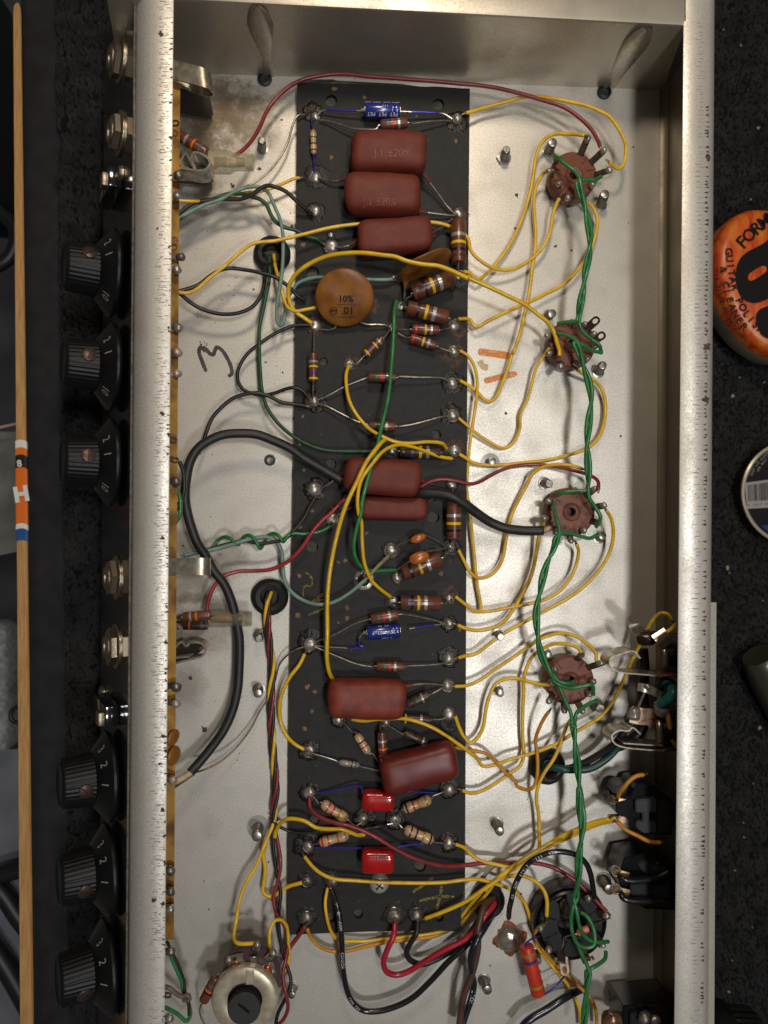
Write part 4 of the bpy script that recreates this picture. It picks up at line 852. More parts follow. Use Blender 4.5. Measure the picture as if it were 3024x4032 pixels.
Wr('yellow wire bowing right of the twisted pair below the second socket', YEL, 'G 1115,422 1160,455 1220,490 1270,540 1297,620 1297,740 1270,840 1240,890 1190,935 1080,975 940,1010 780,1030 620,1045 490,1045 430,1030 385,1000 345,975', [.9, .6, .4, .3, .3, .4, .4, .4, .4, .5, .6], 12, G_Y)
Wr('yellow wire curving across the board under the green one to the right edge', YELB, 'Q 505,625 485,690 490,800 520,910 590,1020 660,1090 750,1140 850,1180 950,1190 1080,1180 1180,1190 1215,1232', [.6, .9, 1.2, 1.4, 1.5, 1.4, 1.3, 1.2, .7], 12, G_Y, tip=FLUXR)
Wr('yellow wire looping back over the dark resistor and down to the lower resistor', YELB, 'Q 1255,1302 1180,1290 1080,1255 980,1220 880,1200 800,1220 740,1260 690,1320 H 1400,590 1360,660 1342,760 1345,860 1365,920 1370,1050 1385,1190 1430,1300 1500,1370 1558,1412', [.7, 1.0, 1.3, 1.7, 2.0, 2.1, 2.0, 1.7, 1.4, 1.1, .6], 12, G_Y)
Wr('yellow wire running long down the board to the lower maroon capacitor', YELB, 'Q 772,1158 740,1185 690,1245 630,1330 H 1340,650 1280,780 1235,900 1200,1030 1170,1180 1150,1330 1142,1480 1143,1640 J 1140,650 1155,740 1185,800', [1.4, 1.8, 2.1, 2.1, 1.9, 1.7, 1.6, 1.5, 1.5, 1.3, .8], 14, G_Y, bare=(0, 0))
# -- lower right yellow leads
Wr('yellow wire from the third socket looping down-left to the fourth lower eyelet', YEL, 'I 900,235 895,270 870,340 850,450 830,560 800,650 740,760 690,840 640,905 560,950 470,965 400,955 335,932', [1.1, .8, .5, .4, .4, .4, .5, .5, .6], 13, G_Y)
Wr('yellow wire rising in a U from the bead capacitors to the third socket', YEL, 'I 340,440 380,520 420,590 470,622 530,615 590,570 630,490 650,380 670,270 700,180 740,100 790,10 G 820,1110 880,1065 960,1045 1060,1047 1150,1072', [.6, .6, .5, .4, .3, .3, .4, .6, .9, 1.2], 12, G_Y)
Wr('yellow wire from the level resistor right and up to the bottom of the third socket', YEL, 'I 320,745 390,800 440,840 500,845 650,822 790,795 900,768 1000,710 1060,640 1100,560 1125,450 1110,400', [.6, .5, .4, .4, .5, .5, .4, .5, .9], 12, G_Y)
Wr('long yellow wire sweeping from the third socket right side down to the board', YEL, 'I 1305,180 1340,240 1352,330 1330,450 1270,560 1180,660 1050,760 900,840 780,905 660,970 560,1040 450,1120 390,1132 340,1145', [1.4, 1.0, .6, .4, .4, .4, .5, .5, .4, .6], 12, G_Y)
Wr('yellow wire arching over the lowest socket to its right hand pin', YEL, 'I 315,1332 400,1325 480,1290 580,1220 700,1140 800,1070 900,1010 1000,985 1080,995 1150,1030 1210,1080 1240,1120 1240,1165', [.6, .5, .4, .4, .5, .6, .8, 1.0, 1.2, 1.3], 12, G_Y)
Wr('yellow wire from the lowest socket top hanging down past the red capacitors', YEL, 'I 1145,1112 1120,1080 1050,1055 960,1055 880,1090 820,1140 790,1200 765,1290 K 1595,200 1590,350 1590,500 1595,620 1570,690 1500,740 1400,810 1320,855 1250,868 1195,850', [1.4, 1.1, .7, .5, .5, .4, .4, .4, .4, .6], 12, G_Y)
Wr('yellow wire snaking from the lowest socket left side to the board edge', YEL, 'I 965,1316 880,1320 800,1300 720,1280 640,1285 580,1320 545,1390 520,1480 K 1330,440 1290,510 1250,540 1210,505 1180,450 1148,365', [1.1, .8, .6, .5, .5, .5, .4, .4, .4, .6], 13, G_Y)
Wr('yellow wire from the lowest socket dipping beside the teal grommet', YELO, 'L 268,832 240,870 200,950 180,1020 190,1100 195,1200 185,1280 160,1330 120,1343 60,1320 K 1540,790 1460,720 1400,650 1340,605 1260,590 1148,570', [1.1, .9, .7, .8, .8, .7, .5, .5, .6, .6, .6], 12, G_Y)
Wr('yellow wire falling from the lowest socket all the way to the bottom right eyelet', YEL, 'L 405,890 370,960 340,1050 300,1140 240,1230 200,1310 185,1400 200,1500 205,1640 O 205,500 180,570 120,610 50,630 N 1327,632 1240,615 1140,590 1080,545 1040,505 985,485', [1.0, .8, .9, .9, .8, .6, .5, .5, .7, .8, .6, .5, .6], 12, G_Y)
Wr('very long yellow wire from the right hand jack across to the lower maroon capacitor', YEL, 'L 1068,230 1040,195 1000,190 950,230 905,305 870,380 800,520 740,660 680,780 600,870 500,930 400,990 300,1050 200,1090 100,1120 0,1150 K 1440,672 1330,690 1290,640 1200,570 1100,500 1000,440 900,400 800,380 640,385 550,395 470,385', [2.3, 2.4, 2.2, 1.6, 1.0, .6, .5, .6, .7, .7, .6, .6, .5, .6, .9, 1.1, 1.1, .9, .7, .6], 12, G_Y, bare=(1, 0))
Wr('yellow wire of the right jack bundle ending at the lowest board terminal', YELB, 'O 705,312 600,340 500,375 400,420 300,465 200,520 100,580 N 1250,722 1150,790 1050,860 920,920 785,970', [1.6, 1.2, 1.0, .9, .9, .9, .9, .8, .6], 13, G_Y)
Wr('yellow wire of the right jack bundle going under the board corner, outer one', YEL, 'O 690,332 600,352 500,392 400,440 300,485 N 1500,560 1400,630 1280,690 1180,765 1110,850 1030,945 985,990', [1.5, 1.1, .9, .8, .8, .7, .5, .3, .15], 12, G_Y, bare=(1, 0))
Wr('yellow wire of the right jack bundle going under the board corner, inner one', YEL, 'O 660,318 560,340 450,385 350,430 250,490 N 1460,560 1330,650 1260,705 1200,790 1130,875 1050,970 1000,1020', [1.5, 1.1, 1.0, .9, .9, .9, .6, .3, .15], 12, G_Y, bare=(1, 0))
Wr('short orange-yellow wire over the upper black jack', YELO, 'O 720,178 735,140 760,110 800,65 840,40 885,30', [1.8, 2.1, 2.3, 2.3, 2.2], 13, G_Y)
Wr('short orange-yellow wire under the upper black jack', YELO, 'O 715,340 770,390 850,430 930,468 995,475', [1.7, 1.9, 2.0, 1.9, 1.8], 13, G_Y)
Wr('yellow wire crossing the board above the cross-head screw and on past the black socket', YEL, 'K 165,1282 200,1330 260,1385 350,1425 500,1440 700,1450 900,1455 1080,1450 1200,1435 1300,1430 1400,1455 N 1340,775 O 60,810 110,870 150,980 180,1060 192,1150 250,1230 330,1330 390,1400 440,1490 470,1570 482,1700', [.6, .9, 1.0, .9, .9, .9, .8, .6, .4, .3, .3, .3, .4, .4, .4], 12, G_Y, bare=(1, 0))
Wr('yellow wire hooking over onto the left pin of the black socket', YEL, 'N 1180,790 1240,730 1300,700 1400,690 1480,710 1550,770 1580,840 1580,955', [.6, .7, .8, .9, 1.1, 1.2, 1.1], 13, G_Y, bare=(0, 1))
Wr('yellow wire leaving the black socket left pin downwards', YELO, 'O 235,1008 195,1035 178,1080 210,1150 280,1240 380,1330 450,1400 540,1490 575,1580 582,1700', [1.0, .8, .5, .4, .4, .5, .5, .5], 12, G_Y, bare=(1, 0))
Wr('yellow wire bowing out between the two lower left eyelets', YELB, 'J 995,622 960,690 900,770 850,870 830,970 840,1070 880,1160 930,1210 990,1245', [.6, .7, .7, .6, .5, .5, .6, .6], 13, G_Y)
Wr('yellow wire from the bundle crossing under the red wire at the board bottom', YELB, 'M 800,440 810,390 835,350 870,322 930,318 1000,335 1070,375 1150,385 1230,385 1290,405 1340,425 1385,422', [.5, .6, .8, 1.0, 1.1, 1.1, 1.2, 1.2, 1.1, .9], 13, G_Y, bare=(0, 0))
Wr('yellow wire from under the board corner turning up to the lower left terminals', YEL, 'M 1145,768 1130,860 1140,960 1170,1060 1220,1108 1350,1118 1500,1105 N 740,1080 850,1062 950,1040', [.6, .8, .8, .6, .4, .3, .3, .25, .15], 11, G_Y, bare=(1, 0))
Wr('orange-yellow wire from the lowest left terminal curving below the board', YELO, 'M 1010,1035 1040,1100 1090,1150 1160,1180 1280,1180 1400,1150 1520,1125 N 740,1100 860,1080 980,1030', [.6, .5, .4, .3, .3, .3, .3, .25, .15], 12, G_Y, bare=(1, 0))
# -- left side, top
Wr('yellow wire coming out of the upper grommet behind the ochre disc', YEL, 'E 792,500 805,590 830,680 860,790 885,845 930,870 1000,860 1065,848', [.2, .6, .9, 1.0, 1.0, .9, .8, .7], 11, G_Y, bare=(0, 0))
Wr('yellow wire under the green bundle at the upper left of the board', YEL, 'E 100,143 250,152 380,150 500,125 600,100 690,90 770,72 850,40 930,5 960,0', [1.6, 1.4, 1.0, .7, .6, .6, .6, .6, .6], 11, G_Y, bare=(0, 1))
Wr('pale teal wire looping down past the grommet and behind the ochre disc', PALE, 'E 185,255 330,180 450,140 540,90 620,62 690,60 740,82 770,120 800,190 830,260 850,350 855,470 845,620 835,700 820,790 812,880 820,945 835,965 855,945 868,870 880,800 910,740 950,690 1020,660 1100,650 1160,655 C 740,1492 850,1495 905,1492', [1.5, 1.3, 1.3, 1.2, 1.1, 1.1, 1.1, 1.2, 1.2, 1.1, .9, .6, .5, .7, .8, .8, .7], 12, 'pale teal wires', n=7)
Wr('dark green wire of the upper left bundle ending at the fourth left eyelet', DGRN, 'E 160,285 220,240 300,190 400,140 500,105 580,105 650,125 700,140 745,175 775,240 810,290 870,325 940,345 1010,385 1070,400 1110,425', [1.5, 1.2, 1.1, 1.0, 1.0, .9, .8, .7, .6, .6], 13, G_G)
Wr('brown-black wire arching from the upper left bundle to the third left eyelet', BLKB, 'E 165,240 260,170 330,150 450,140 580,138 650,112 700,75 750,52 800,60 870,90 940,150 1000,200 1043,238', [1.5, 1.3, 1.2, 1.2, 1.3, 1.4, 1.4, 1.2, .9, .6], 13, G_K)
Wr('thin bare silver wire from the top left eyelet to the upper left bundle', TIN, 'B 905,683 880,680 860,690 835,740 800,860 740,960 670,1040 600,1090 520,1120', [.6, .7, .7, .6, .6, .6, .7], 7, 'bare wires', bare=(0, 0), name='bare_wire')
Wr('long green wire from the upper grommet curving onto the board', DGRN, 'E 765,505 765,650 740,780 720,880 700,980 698,1080 705,1250 715,1380 750,1500 810,1590 880,1659 H 930,370 1050,430 1150,455 1300,460 1440,460 Q 750,1242 800,1240', [.2, .6, .7, .6, .6, .6, .7, .8, .9, .9, .9, .9, .6], 12, G_G, bare=(0, 1))
Wr('black wire from the upper grommet swinging left to the flange', BLK, 'E 735,505 736,640 720,740 690,800 640,850 550,885 440,890 330,860 250,815 190,765 150,740', [.2, .7, .9, .9, .9, 1.0, 1.2, 1.5], 13, G_K, bare=(0, 0))
Wr('black wire arching from the left flange towards the ochre disc', BLK, 'E 150,745 195,735 300,700 380,640 440,605 500,590 600,600 700,620 790,645 850,680 900,720 950,770 1000,800', [1.5, 1.4, 1.2, 1.1, 1.0, 1.0, .9, .8, .6], 13, G_K, bare=(0, 0))
Wr('black wire looping left from the ochre disc lead to the star-shaped solder joint', BLK, 'E 1030,962 930,965 860,990 780,1030 700,1085 630,1140 580,1210 555,1280 560,1330 590,1380 650,1408 720,1420 800,1405 870,1380 920,1372 980,1390 1010,1425', [.6, .6, .6, .5, .5, .5, .5, .6, .7, .6], 12, G_K)
Wr('black wire from the star-shaped solder joint down behind the thick cable', BLK, 'E 1005,1492 930,1480 840,1465 760,1425 690,1405 600,1415 520,1445 440,1510 390,1570 360,1640 H 325,420 300,480', [.6, .6, .7, .8, .8, .8, .8, .8, .8], 13, G_K, bare=(1, 0))
# -- thick cables
o, C = Wr('thick black shielded cable making a big arc at the left of the board', JKT, 'H 1270,668 1150,600 1000,510 900,440 780,385 680,350 560,342 460,352 370,390 300,440 250,520 225,620 215,760 230,860 260,970 300,1070 340,1130 400,1240 470,1330 520,1450 545,1560 J 565,500 571,600 568,700 555,860 520,1000 460,1130 380,1240 290,1350 248,1398', [.75, .9, 1.2, 1.4, 1.5, 1.5, 1.4, 1.3, 1.2, 1.1, 1.0, .9, .9, 1.0, 1.3], 30, 'thick black shielded cables', bare=(0, 0), name='shielded_cable', cat='cable')
mk('inner_conductor', tube(spline(path('J 262,1390 200,1430 150,1456 110,1475', [1.3, 1.4, 1.5, 1.6]), 6), [.12] * 19, 12), mat('cream inner insulation', (196, 172, 138), .5, col2=(160, 134, 102), sc=5), o)
for k in range(5): mk('braid_strand', tube(spline(path('J %d,%d 225,%d 170,%d 120,%d' % (262 + 4 * k, 1396 + 3 * k, 1425 + 5 * k, 1462 + 5 * k, 1500 + 4 * k), [1.3, 1.35, 1.4, 1.4]), 5), .018, 5), TIND, o)
o, C = Wr('thick black shielded cable crossing the board edge to the third socket', JKT, 'G 60,1232 90,1230 200,1235 300,1255 380,1300 460,1360 550,1420 650,1460 760,1475 895,1475', [.8, 1.0, 1.2, 1.3, 1.2, 1.0, .8, .8, .9, 1.0], 32, 'thick black shielded cables', bare=(0, 0), name='shielded_cable', cat='cable')
mk('inner_conductor', tube(path('G 890,1474 915,1468 945,1458', 1.0), [.14, .12, .1], 12), mat('cream inner insulation', (196, 172, 138), .5), o)
for k in range(6): mk('braid_strand', tube(path('G 895,%d 912,%d' % (1452 + 8 * k, 1446 + 9 * k), [1.1, 1.12]), .018, 5), TIND, o)
# -- red and green leads of the middle
Wr('red wire swinging from the maroon pair down to the lower left resistor', mat('mid red insulation', (160, 40, 52), .4, col2=(134, 34, 44), sc=2, coat=.2), 'H 1345,735 1310,748 1250,780 1180,850 1100,920 1040,990 990,1070 930,1140 870,1190 780,1230 660,1240 560,1245 470,1275 410,1330 370,1420 357,1500 368,1565', [.8, 1.0, 1.1, 1.1, 1.0, .9, .8, .9, 1.1, 1.4, 1.7], 13, G_R)
Wr('red wire rising from the maroon capacitor over to the third socket', RED, 'G 88,1195 150,1158 230,1142 320,1150 420,1170 480,1155 560,1110 660,1065 780,1045 880,1045 1000,1060 1100,1085 1200,1115 1250,1150 1255,1205', [.8, .9, .9, .8, .6, .5, .5, .6, .8, 1.1, 1.5], 12, G_R)
Wr('green wire running down over the board middle beside the yellow ones', GRN, 'Q 848,150 840,200 835,250 830,400 815,600 790,850 740,1080 700,1250 650,1420 600,1620 H 1365,850 1330,980 1315,1080 1325,1150 1360,1210 1420,1238 1500,1240 1590,1235', [.6, 1.0, 1.2, 1.4, 1.6, 1.8, 2.0, 1.9, 1.7, 1.5, 1.2, .9, .6], 13, G_G)
Wr('pale teal wire from the twisted group looping over the toothed screw', PALE, 'H 205,1140 300,1120 420,1095 560,1055 680,1025 760,1022 815,1055 845,1120 852,1220 870,1320 920,1390 1000,1440 1090,1460 1180,1445 1280,1390 1390,1300', [1.1, 1.0, .9, .8, .7, .7, .8, .9, 1.0, 1.0, 1.0], 13, 'pale teal wires', bare=(0, 0))
Wr('dull tan wire end between the toothed screw and the shiny solder ball', mat('stripped tan wire', (140, 132, 100), .4, col2=(110, 98, 74), sc=4), 'H 1385,1303 1430,1255 1480,1205 1545,1140', [1.0, 1.0, .9, .6], 13, 'pale teal wires', bare=(0, 0))
Wr('brown-black wire from the twisted group up to the burnt eyelet', BLKB, 'H 1062,765 1030,820 1000,880 930,970 870,1030 800,1050 700,1062 600,1045 500,1062 400,1090 330,1115', [.6, .7, .8, .8, .8, .8, .8, .9, 1.0], 12, G_K)
P0 = [tp('H', u, v) for u, v in ((1172, 945), (1100, 980), (1000, 1000), (900, 1000))]
co = []
for k in range(40):
    t = k / 39; u = 850 - 470 * t; v = 1015 + 60 * t + 20 * math.sin(t * 6)
    a = -t * 3.0 * 2 * math.pi + 1.0
    co.append((tp('H', u + 12 * math.cos(a), v + 42 * math.sin(a) * (1 if t < .6 else .6)), .8 + .16 * math.cos(a)))
Wr('green wire wrapped in open coils round the twisted group', GRN, P0 + [c[0] for c in co], [.6, .7, .75, .8] + [c[1] for c in co], 12, G_G, bare=(1, 0), n=4)
Wr('thin bare wire from the lower left eyelet past the bundle to the cable braid', TIND, 'J 990,575 930,595 870,640 830,690 800,800 750,920 700,1000 650,1100 560,1220 450,1320 330,1380 262,1402', [.6, .6, .5, .4, .3, .3, .4, .5, .7, 1.0, 1.3], 6, 'bare wires', bare=(0, 0), name='bare_wire')
Wr('dull red wire sagging across the bottom of the board to the black socket', RED, 'K 195,895 205,970 260,1020 360,1060 450,1080 560,1120 640,1160 740,1220 850,1280 980,1325 1100,1345 1200,1340 1330,1325 1500,1325 O 150,605 280,630 380,680 460,740 540,820 600,880 645,925', [.6, 1.0, 1.3, 1.4, 1.4, 1.3, 1.1, .8, .6, .5, .5, .7, 1.0, 1.2], 14, G_R)
Wr('dark red wire from the lowest left terminal to the twisted bundle', RED, 'M 998,1020 950,1090 900,1160 870,1225', [.7, .6, .6, .8], 15, G_R, bare=(1, 0))
Wr('dull black wire from the bundle to the lower middle eyelet', BLKB, 'M 790,340 835,372 900,400 960,410 1100,400 1250,395 1400,385 1480,368 1530,355', [.5, .6, .6, .7, .8, .8, .8, .6], 10, G_K)
# -- thick hookup wires at the bottom
Wr('thick bright red wire curling from the dull ball terminal to the right grommet', REDB, 'N 590,1000 580,1080 540,1170 515,1260 540,1320 600,1338 680,1315 800,1240 920,1170 1020,1120 1100,1060 1180,950 1230,885 1240,850', [.7, 1.0, 1.0, .9, .8, .8, .9, 1.0, 1.0, 1.0, .7, .2], 19, 'thick wires at the bottom of the chassis', bare=(1, 0))
Wr('thick black wire tucked under the bright red one at the board bottom', BLK, 'N 738,995 730,1060 690,1130 665,1190 690,1240 760,1268 850,1240 960,1180 1050,1110 1110,1020 1170,940', [.7, .9, .8, .7, .6, .5, .5, .5, .5, .3], 19, 'thick wires at the bottom of the chassis', bare=(1, 0))
Wr('thick black printed wire hanging in a deep loop below the board', BLKG, 'N 172,780 210,880 230,1000 240,1100 245,1200 250,1300 270,1420 310,1510 380,1568 470,1575 580,1550 700,1490 820,1380 940,1250 1050,1150 1140,1060 1210,980 1225,900', [.7, 1.0, 1.1, 1.1, 1.0, .9, .8, .7, .7, .7, .7, .8, .9, .8, .6, .2], 19, 'thick wires at the bottom of the chassis', bare=(1, 0), prt=[('6  C  AWM', .04, .16, False), ('CANADA', .2, .16, False), ('TYPE TEW', .36, .12, False)])
Wr('thick brown wire running from the right grommet off the bottom', BRN, 'N 1235,825 1180,880 1150,960 1130,1050 1132,1150 1110,1270 1080,1370 1040,1470 1020,1580 1005,1720', [.2, .9, 1.2, 1.3, 1.2, 1.1, 1.1, 1.0, 1.0], 22, 'thick wires at the bottom of the chassis', bare=(0, 0))
Wr('thick blue-black printed wire twisted with the brown one', BLUEK, 'N 1225,950 1180,1020 1120,1120 1085,1220 1090,1320 1105,1400 1085,1500 1050,1600 1015,1720', [.3, 1.2, 1.5, 1.3, .9, .8, .8, .9], 22, 'thick wires at the bottom of the chassis', bare=(0, 0), prt=[('VOLT', .22, .2, True)])
Wr('black printed wire arching from the rusty solder blob over to the black socket', BLKG, 'O 5,960 10,900 25,840 40,770 75,690 130,610 200,565 300,535 400,540 460,562 510,610 540,680 555,760 562,830', [.9, 1.3, 1.5, 1.6, 1.7, 1.8, 1.8, 1.7, 1.5, 1.3], 18, 'thick wires at the bottom of the chassis', prt=[('1000V  OR  AWM  STYLE  1335  90C', .06, .15, False)])
Wr('thick blue-black wire curving in from the bottom edge', BLUEK, 'O 60,1720 130,1640 250,1565 350,1500 420,1460 490,1425', [.9, .9, .8, .7, .5, .3], 25, 'thick wires at the bottom of the chassis', bare=(0, 0))
# -- twisted group from the lower grommet
def strand(label, m, base, z, ph, s0, s1, r=12, off=9, extra=None, group=None, rev=.0062, pre=None, bare=(0, 1)):
    C = spline(path(base, z), 14); L = 0; out = []
    for i, p in enumerate(C):
        if i: L += (C[i] - C[i - 1]).length
        t = (C[min(i + 1, len(C) - 1)] - C[max(i - 1, 0)]).normalized(); sd = Vector((-t.y, t.x, 0)).normalized(); a = ph + L * rev * 100 * 2 * math.pi * .55
        out.append(p + sd * (math.cos(a) * off * .0095) + Vector((0, 0, math.sin(a) * off * .0095)))
    n = len(out); out = out[int(s0 * n):max(2, int(s1 * n))]
    if extra: out = spline(out[::6] + path(*extra), 6)
    o = tag(mk('hookup_wire', tube(out, r * .5 * 1.2 * sc(1), 10), m, origin=out[0], angle=180), label, 'wire', group)
    return o
BASE = 'J 765,215 752,300 752,420 765,560 783,700 778,850 776,1000 783,1150 790,1280 802,1400 806,1520 795,1640 M 800,330 800,430'
BZ_ = [.15, .7, .5, .35, .35, .35, .35, .4, .4, .4, .5]
strand('yellow wire of the lower grommet bundle that drops to the potentiometer', YEL, BASE, BZ_, 0.4, 0, .86, extra=('M 790,350 740,470 680,620 610,740 570,850 550,970 533,1090 555,1130 680,1132', [.5, .6, .7, .8, .9, 1.0, 1.3, 1.6, 1.7]), group=G_Y)
strand('black wire of the lower grommet bundle, wound with the red one', BLK, BASE, BZ_, 2.0, 0, .97, extra=('M 795,550 815,680 838,800 825,930 828,1050 850,1180 880,1280 905,1380 870,1490 820,1590 800,1700', [.5, .5, .6, .6, .6, .7, .9, .9, .8]), group=G_K)
strand('dark red wire of the lower grommet bundle, wound with the black one', RED, BASE, BZ_, 3.6, 0, .97, extra=('M 838,600 822,720 792,830 812,940 860,1010 888,1100 872,1230 852,1340 868,1440 886,1550 855,1630 800,1680', [.6, .6, .7, .6, .7, .9, 1.1, 1.0, .8]), group=G_R)
strand('brown-black wire of the lower grommet bundle', BLKB, BASE, BZ_, 5.2, 0, .93, group=G_K)
Wr('yellow wire making a sharp U beside the bundle to the lower left terminal', YEL, 'M 742,480 725,545 738,650 728,740 722,790 745,818 785,825 845,782 900,755 978,735', [.6, .5, .4, .4, .4, .4, .4, .5, .6], 13, G_Y, bare=(0, 1))
Wr('yellow wire looping over the potentiometer terminals', YEL, 'M 778,1200 765,1120 770,1040 800,985 840,978 875,1010 885,1060 890,1150 893,1240 850,1340 825,1385', [1.5, 1.5, 1.4, 1.2, .9, .7, .7, .6, .6], 11, G_Y)
# -- twisted heater pairs
def pair(label, base, z, A0, B0, A1, B1, r=13, m=GRN, pitch=1.55, ph=.3):
    """two green strands twisted along base; A0/B0 lead in and A1/B1 lead out, each a (path, heights) pair or None"""
    C = spline(path(base, z), 12); rw = r * .5 * 1.2 * sc(1.6); L = 0; a_, b_ = [], []
    for i, p in enumerate(C):
        if i: L += (C[i] - C[i - 1]).length
        t = (C[min(i + 1, len(C) - 1)] - C[max(i - 1, 0)]).normalized(); sd = Vector((-t.y, t.x, 0)).normalized()
        a = ph + L / pitch * math.pi + .35 * noise.noise(p * .7); d = sd * math.cos(a) * rw * 1.02 + Vector((0, 0, 1)) * math.sin(a) * rw * 1.02
        a_.append(p + d); b_.append(p - d)
    t = tag(root('twisted_pair', C[0]), label, 'wire', 'twisted green heater pairs')
    for Q, i0, i1 in ((a_, A0, A1), (b_, B0, B1)):
        W = Q[3:-3:3] if (i0 or i1) else Q[::3]
        W = (path(*i0) if i0 else []) + W + (path(*i1) if i1 else [])
        mk('strand', tube(spline(W, 7), rw, 10), m, t, angle=180)
pair('twisted green pair from the first socket down to the second', 'F 1125,550 1140,610 1168,690 1185,780 1200,880 1197,980 1172,1100 1160,1200 1145,1280 1135,1340 1128,1400', [1.7, 1.6, 1.6, 1.7, 1.8, 1.9, 1.9, 1.9, 1.8, 1.6],
     ('F 968,355 1000,375 1040,410 1100,455 1130,500', [1.3, 1.5, 1.6, 1.7, 1.7]), ('F 1272,490 1230,512 1160,515 1110,535', [1.3, 1.5, 1.6, 1.7]), ('F 1115,1425 1085,1440 1050,1440 985,1450', [1.6, 1.5, 1.4, 1.2]), ('F 1130,1450 1160,1510 1220,1560 1260,1590 1272,1645', [1.6, 1.5, 1.4, 1.4, 1.1]))
pair('twisted green pair from the second socket down to the third', 'G 1112,265 1138,340 1168,430 1195,520 1208,620 1197,720 1187,820 1180,920 1185,1010 1190,1110 1188,1185', [1.7, 1.7, 1.8, 1.9, 2.0, 2.0, 2.0, 1.9, 1.8, 1.6],
     ('G 982,185 1060,205 1115,242', [1.3, 1.5, 1.7]), ('G 1278,312 1215,300 1150,265 1092,250', [1.2, 1.4, 1.6, 1.7]), ('G 1170,1212 1100,1217 1030,1225 985,1247', [1.6, 1.5, 1.4, 1.2]), ('G 1195,1260 1240,1330 1268,1390 1240,1452', [1.6, 1.5, 1.5, 1.2]))
pair('twisted green pair from the third socket down to the lowest', 'I 985,350 960,440 922,520 892,620 872,720 852,820 850,900 858,1000 872,1090 900,1170 945,1245', [1.7, 1.7, 1.7, 1.7, 1.7, 1.7, 1.7, 1.6, 1.6],
     ('G 963,1290 972,1370 990,1430 1000,1480', [1.2, 1.5, 1.7, 1.7]), ('G 1255,1495 1200,1525 1130,1510 1050,1490 1005,1492', [1.2, 1.4, 1.5, 1.6, 1.7]), ('I 1000,1298 1060,1312 1098,1298', [1.6, 1.6, 1.3]), ('I 970,1300 1020,1330 1080,1342 1150,1330 1210,1322 1222,1385', [1.6, 1.6, 1.5, 1.5, 1.5, 1.1]))
pair('twisted green pair from the lowest socket down to the black socket', 'I 1090,1590 L 425,920 432,980 440,1060 452,1160 460,1260 470,1360 475,1460 480,1560 O 462,120 478,220 487,320 480,440 465,560 460,680 450,780 440,850', [1.6, 1.7, 1.8, 1.8, 1.8, 1.8, 1.8, 1.8, 1.9, 2.0, 2.0, 1.9, 1.8],
     ('I 985,1320 1005,1350 1040,1430 1075,1510', [1.5, 1.6, 1.6, 1.6]), ('I 1245,1420 1160,1465 1110,1510', [1.2, 1.4, 1.6]), ('O 425,900 412,980 420,1060 450,1130 510,1160 560,1145 568,1090 550,1010 510,950 475,930', [1.9, 1.8, 1.8, 1.8, 1.8, 1.8, 1.7, 1.6, 1.5, 1.4]), ('O 452,940 465,1010 490,1070 540,1115 600,1125 655,1120', [2.0, 1.9, 1.8, 1.7, 1.6, 1.3]))
pair('twisted green pair leaving the black socket off the bottom', 'O 528,1300 515,1400 510,1500 502,1600 490,1720', [1.7, 1.7, 1.6, 1.6], ('O 430,1080 480,1200 510,1260', [1.7, 1.7, 1.7]), ('O 640,1185 635,1230 590,1270 550,1292', [1.2, 1.4, 1.6, 1.7]), None, None)
pair('thick teal and black leads twisted from the grommet up to the right hand jacks', 'L 330,1215 430,1205 520,1185 610,1135 680,1080 730,1020 770,940 815,880', [.9, .9, 1.0, 1.1, 1.3, 1.5, 1.6], ('L 230,1195 280,1195', [.4, .8]), ('L 260,1250 300,1255', [.3, .7]), None, None, r=25, m=TEAL, pitch=3.2, ph=1.2)
o = [q for q in bpy.data.objects if q.name.startswith('twisted_pair')][-1]
ks = [q for q in o.children]; ks[1].data.materials[0] = BLK; ks[0]['label'] = 'teal strand'; ks[1]['label'] = 'black strand'
# -- lower left corner and left edge
Wr('green wire bent into a V at the very bottom left', GRN, 'M 105,1165 140,1260 190,1380 205,1455 225,1490 245,1560 248,1600 225,1640 160,1592 85,1550', [1.8, 1.7, 1.6, 1.5, 1.5, 1.5, 1.5, 1.6, 1.8], 12, G_G, bare=(0, 0))
Wr('brown-black wire running beside the V-shaped green wire', BLKB, 'M 95,1120 130,1190 170,1280 205,1380 212,1450 235,1520 240,1600', [1.8, 1.7, 1.6, 1.6, 1.6], 10, G_K, bare=(0, 0))
Wr('stiff grey-brown wire hooked round the V-shaped green wire', mat('grey brown insulation', (104, 88, 82), .5), 'M 80,1415 115,1425 150,1455 190,1478 235,1472 240,1500 200,1500', [1.9, 1.9, 1.8, 1.8, 1.7], 14, G_K, bare=(0, 0))
Wr('short green wire in the gap left of the cable arc', GRN, 'H 150,690 175,740 185,800 180,870 155,920 125,965', [2.2, 2.2, 2.2, 2.1, 2.1], 13, G_G, bare=(0, 0))
Wr('brown-black wire in the gap left of the cable arc', BLKB, 'H 175,525 200,580 208,640 208,710 195,770 165,820 130,900', [2.2, 2.2, 2.2, 2.1, 2.1], 13, G_K, bare=(0, 0))

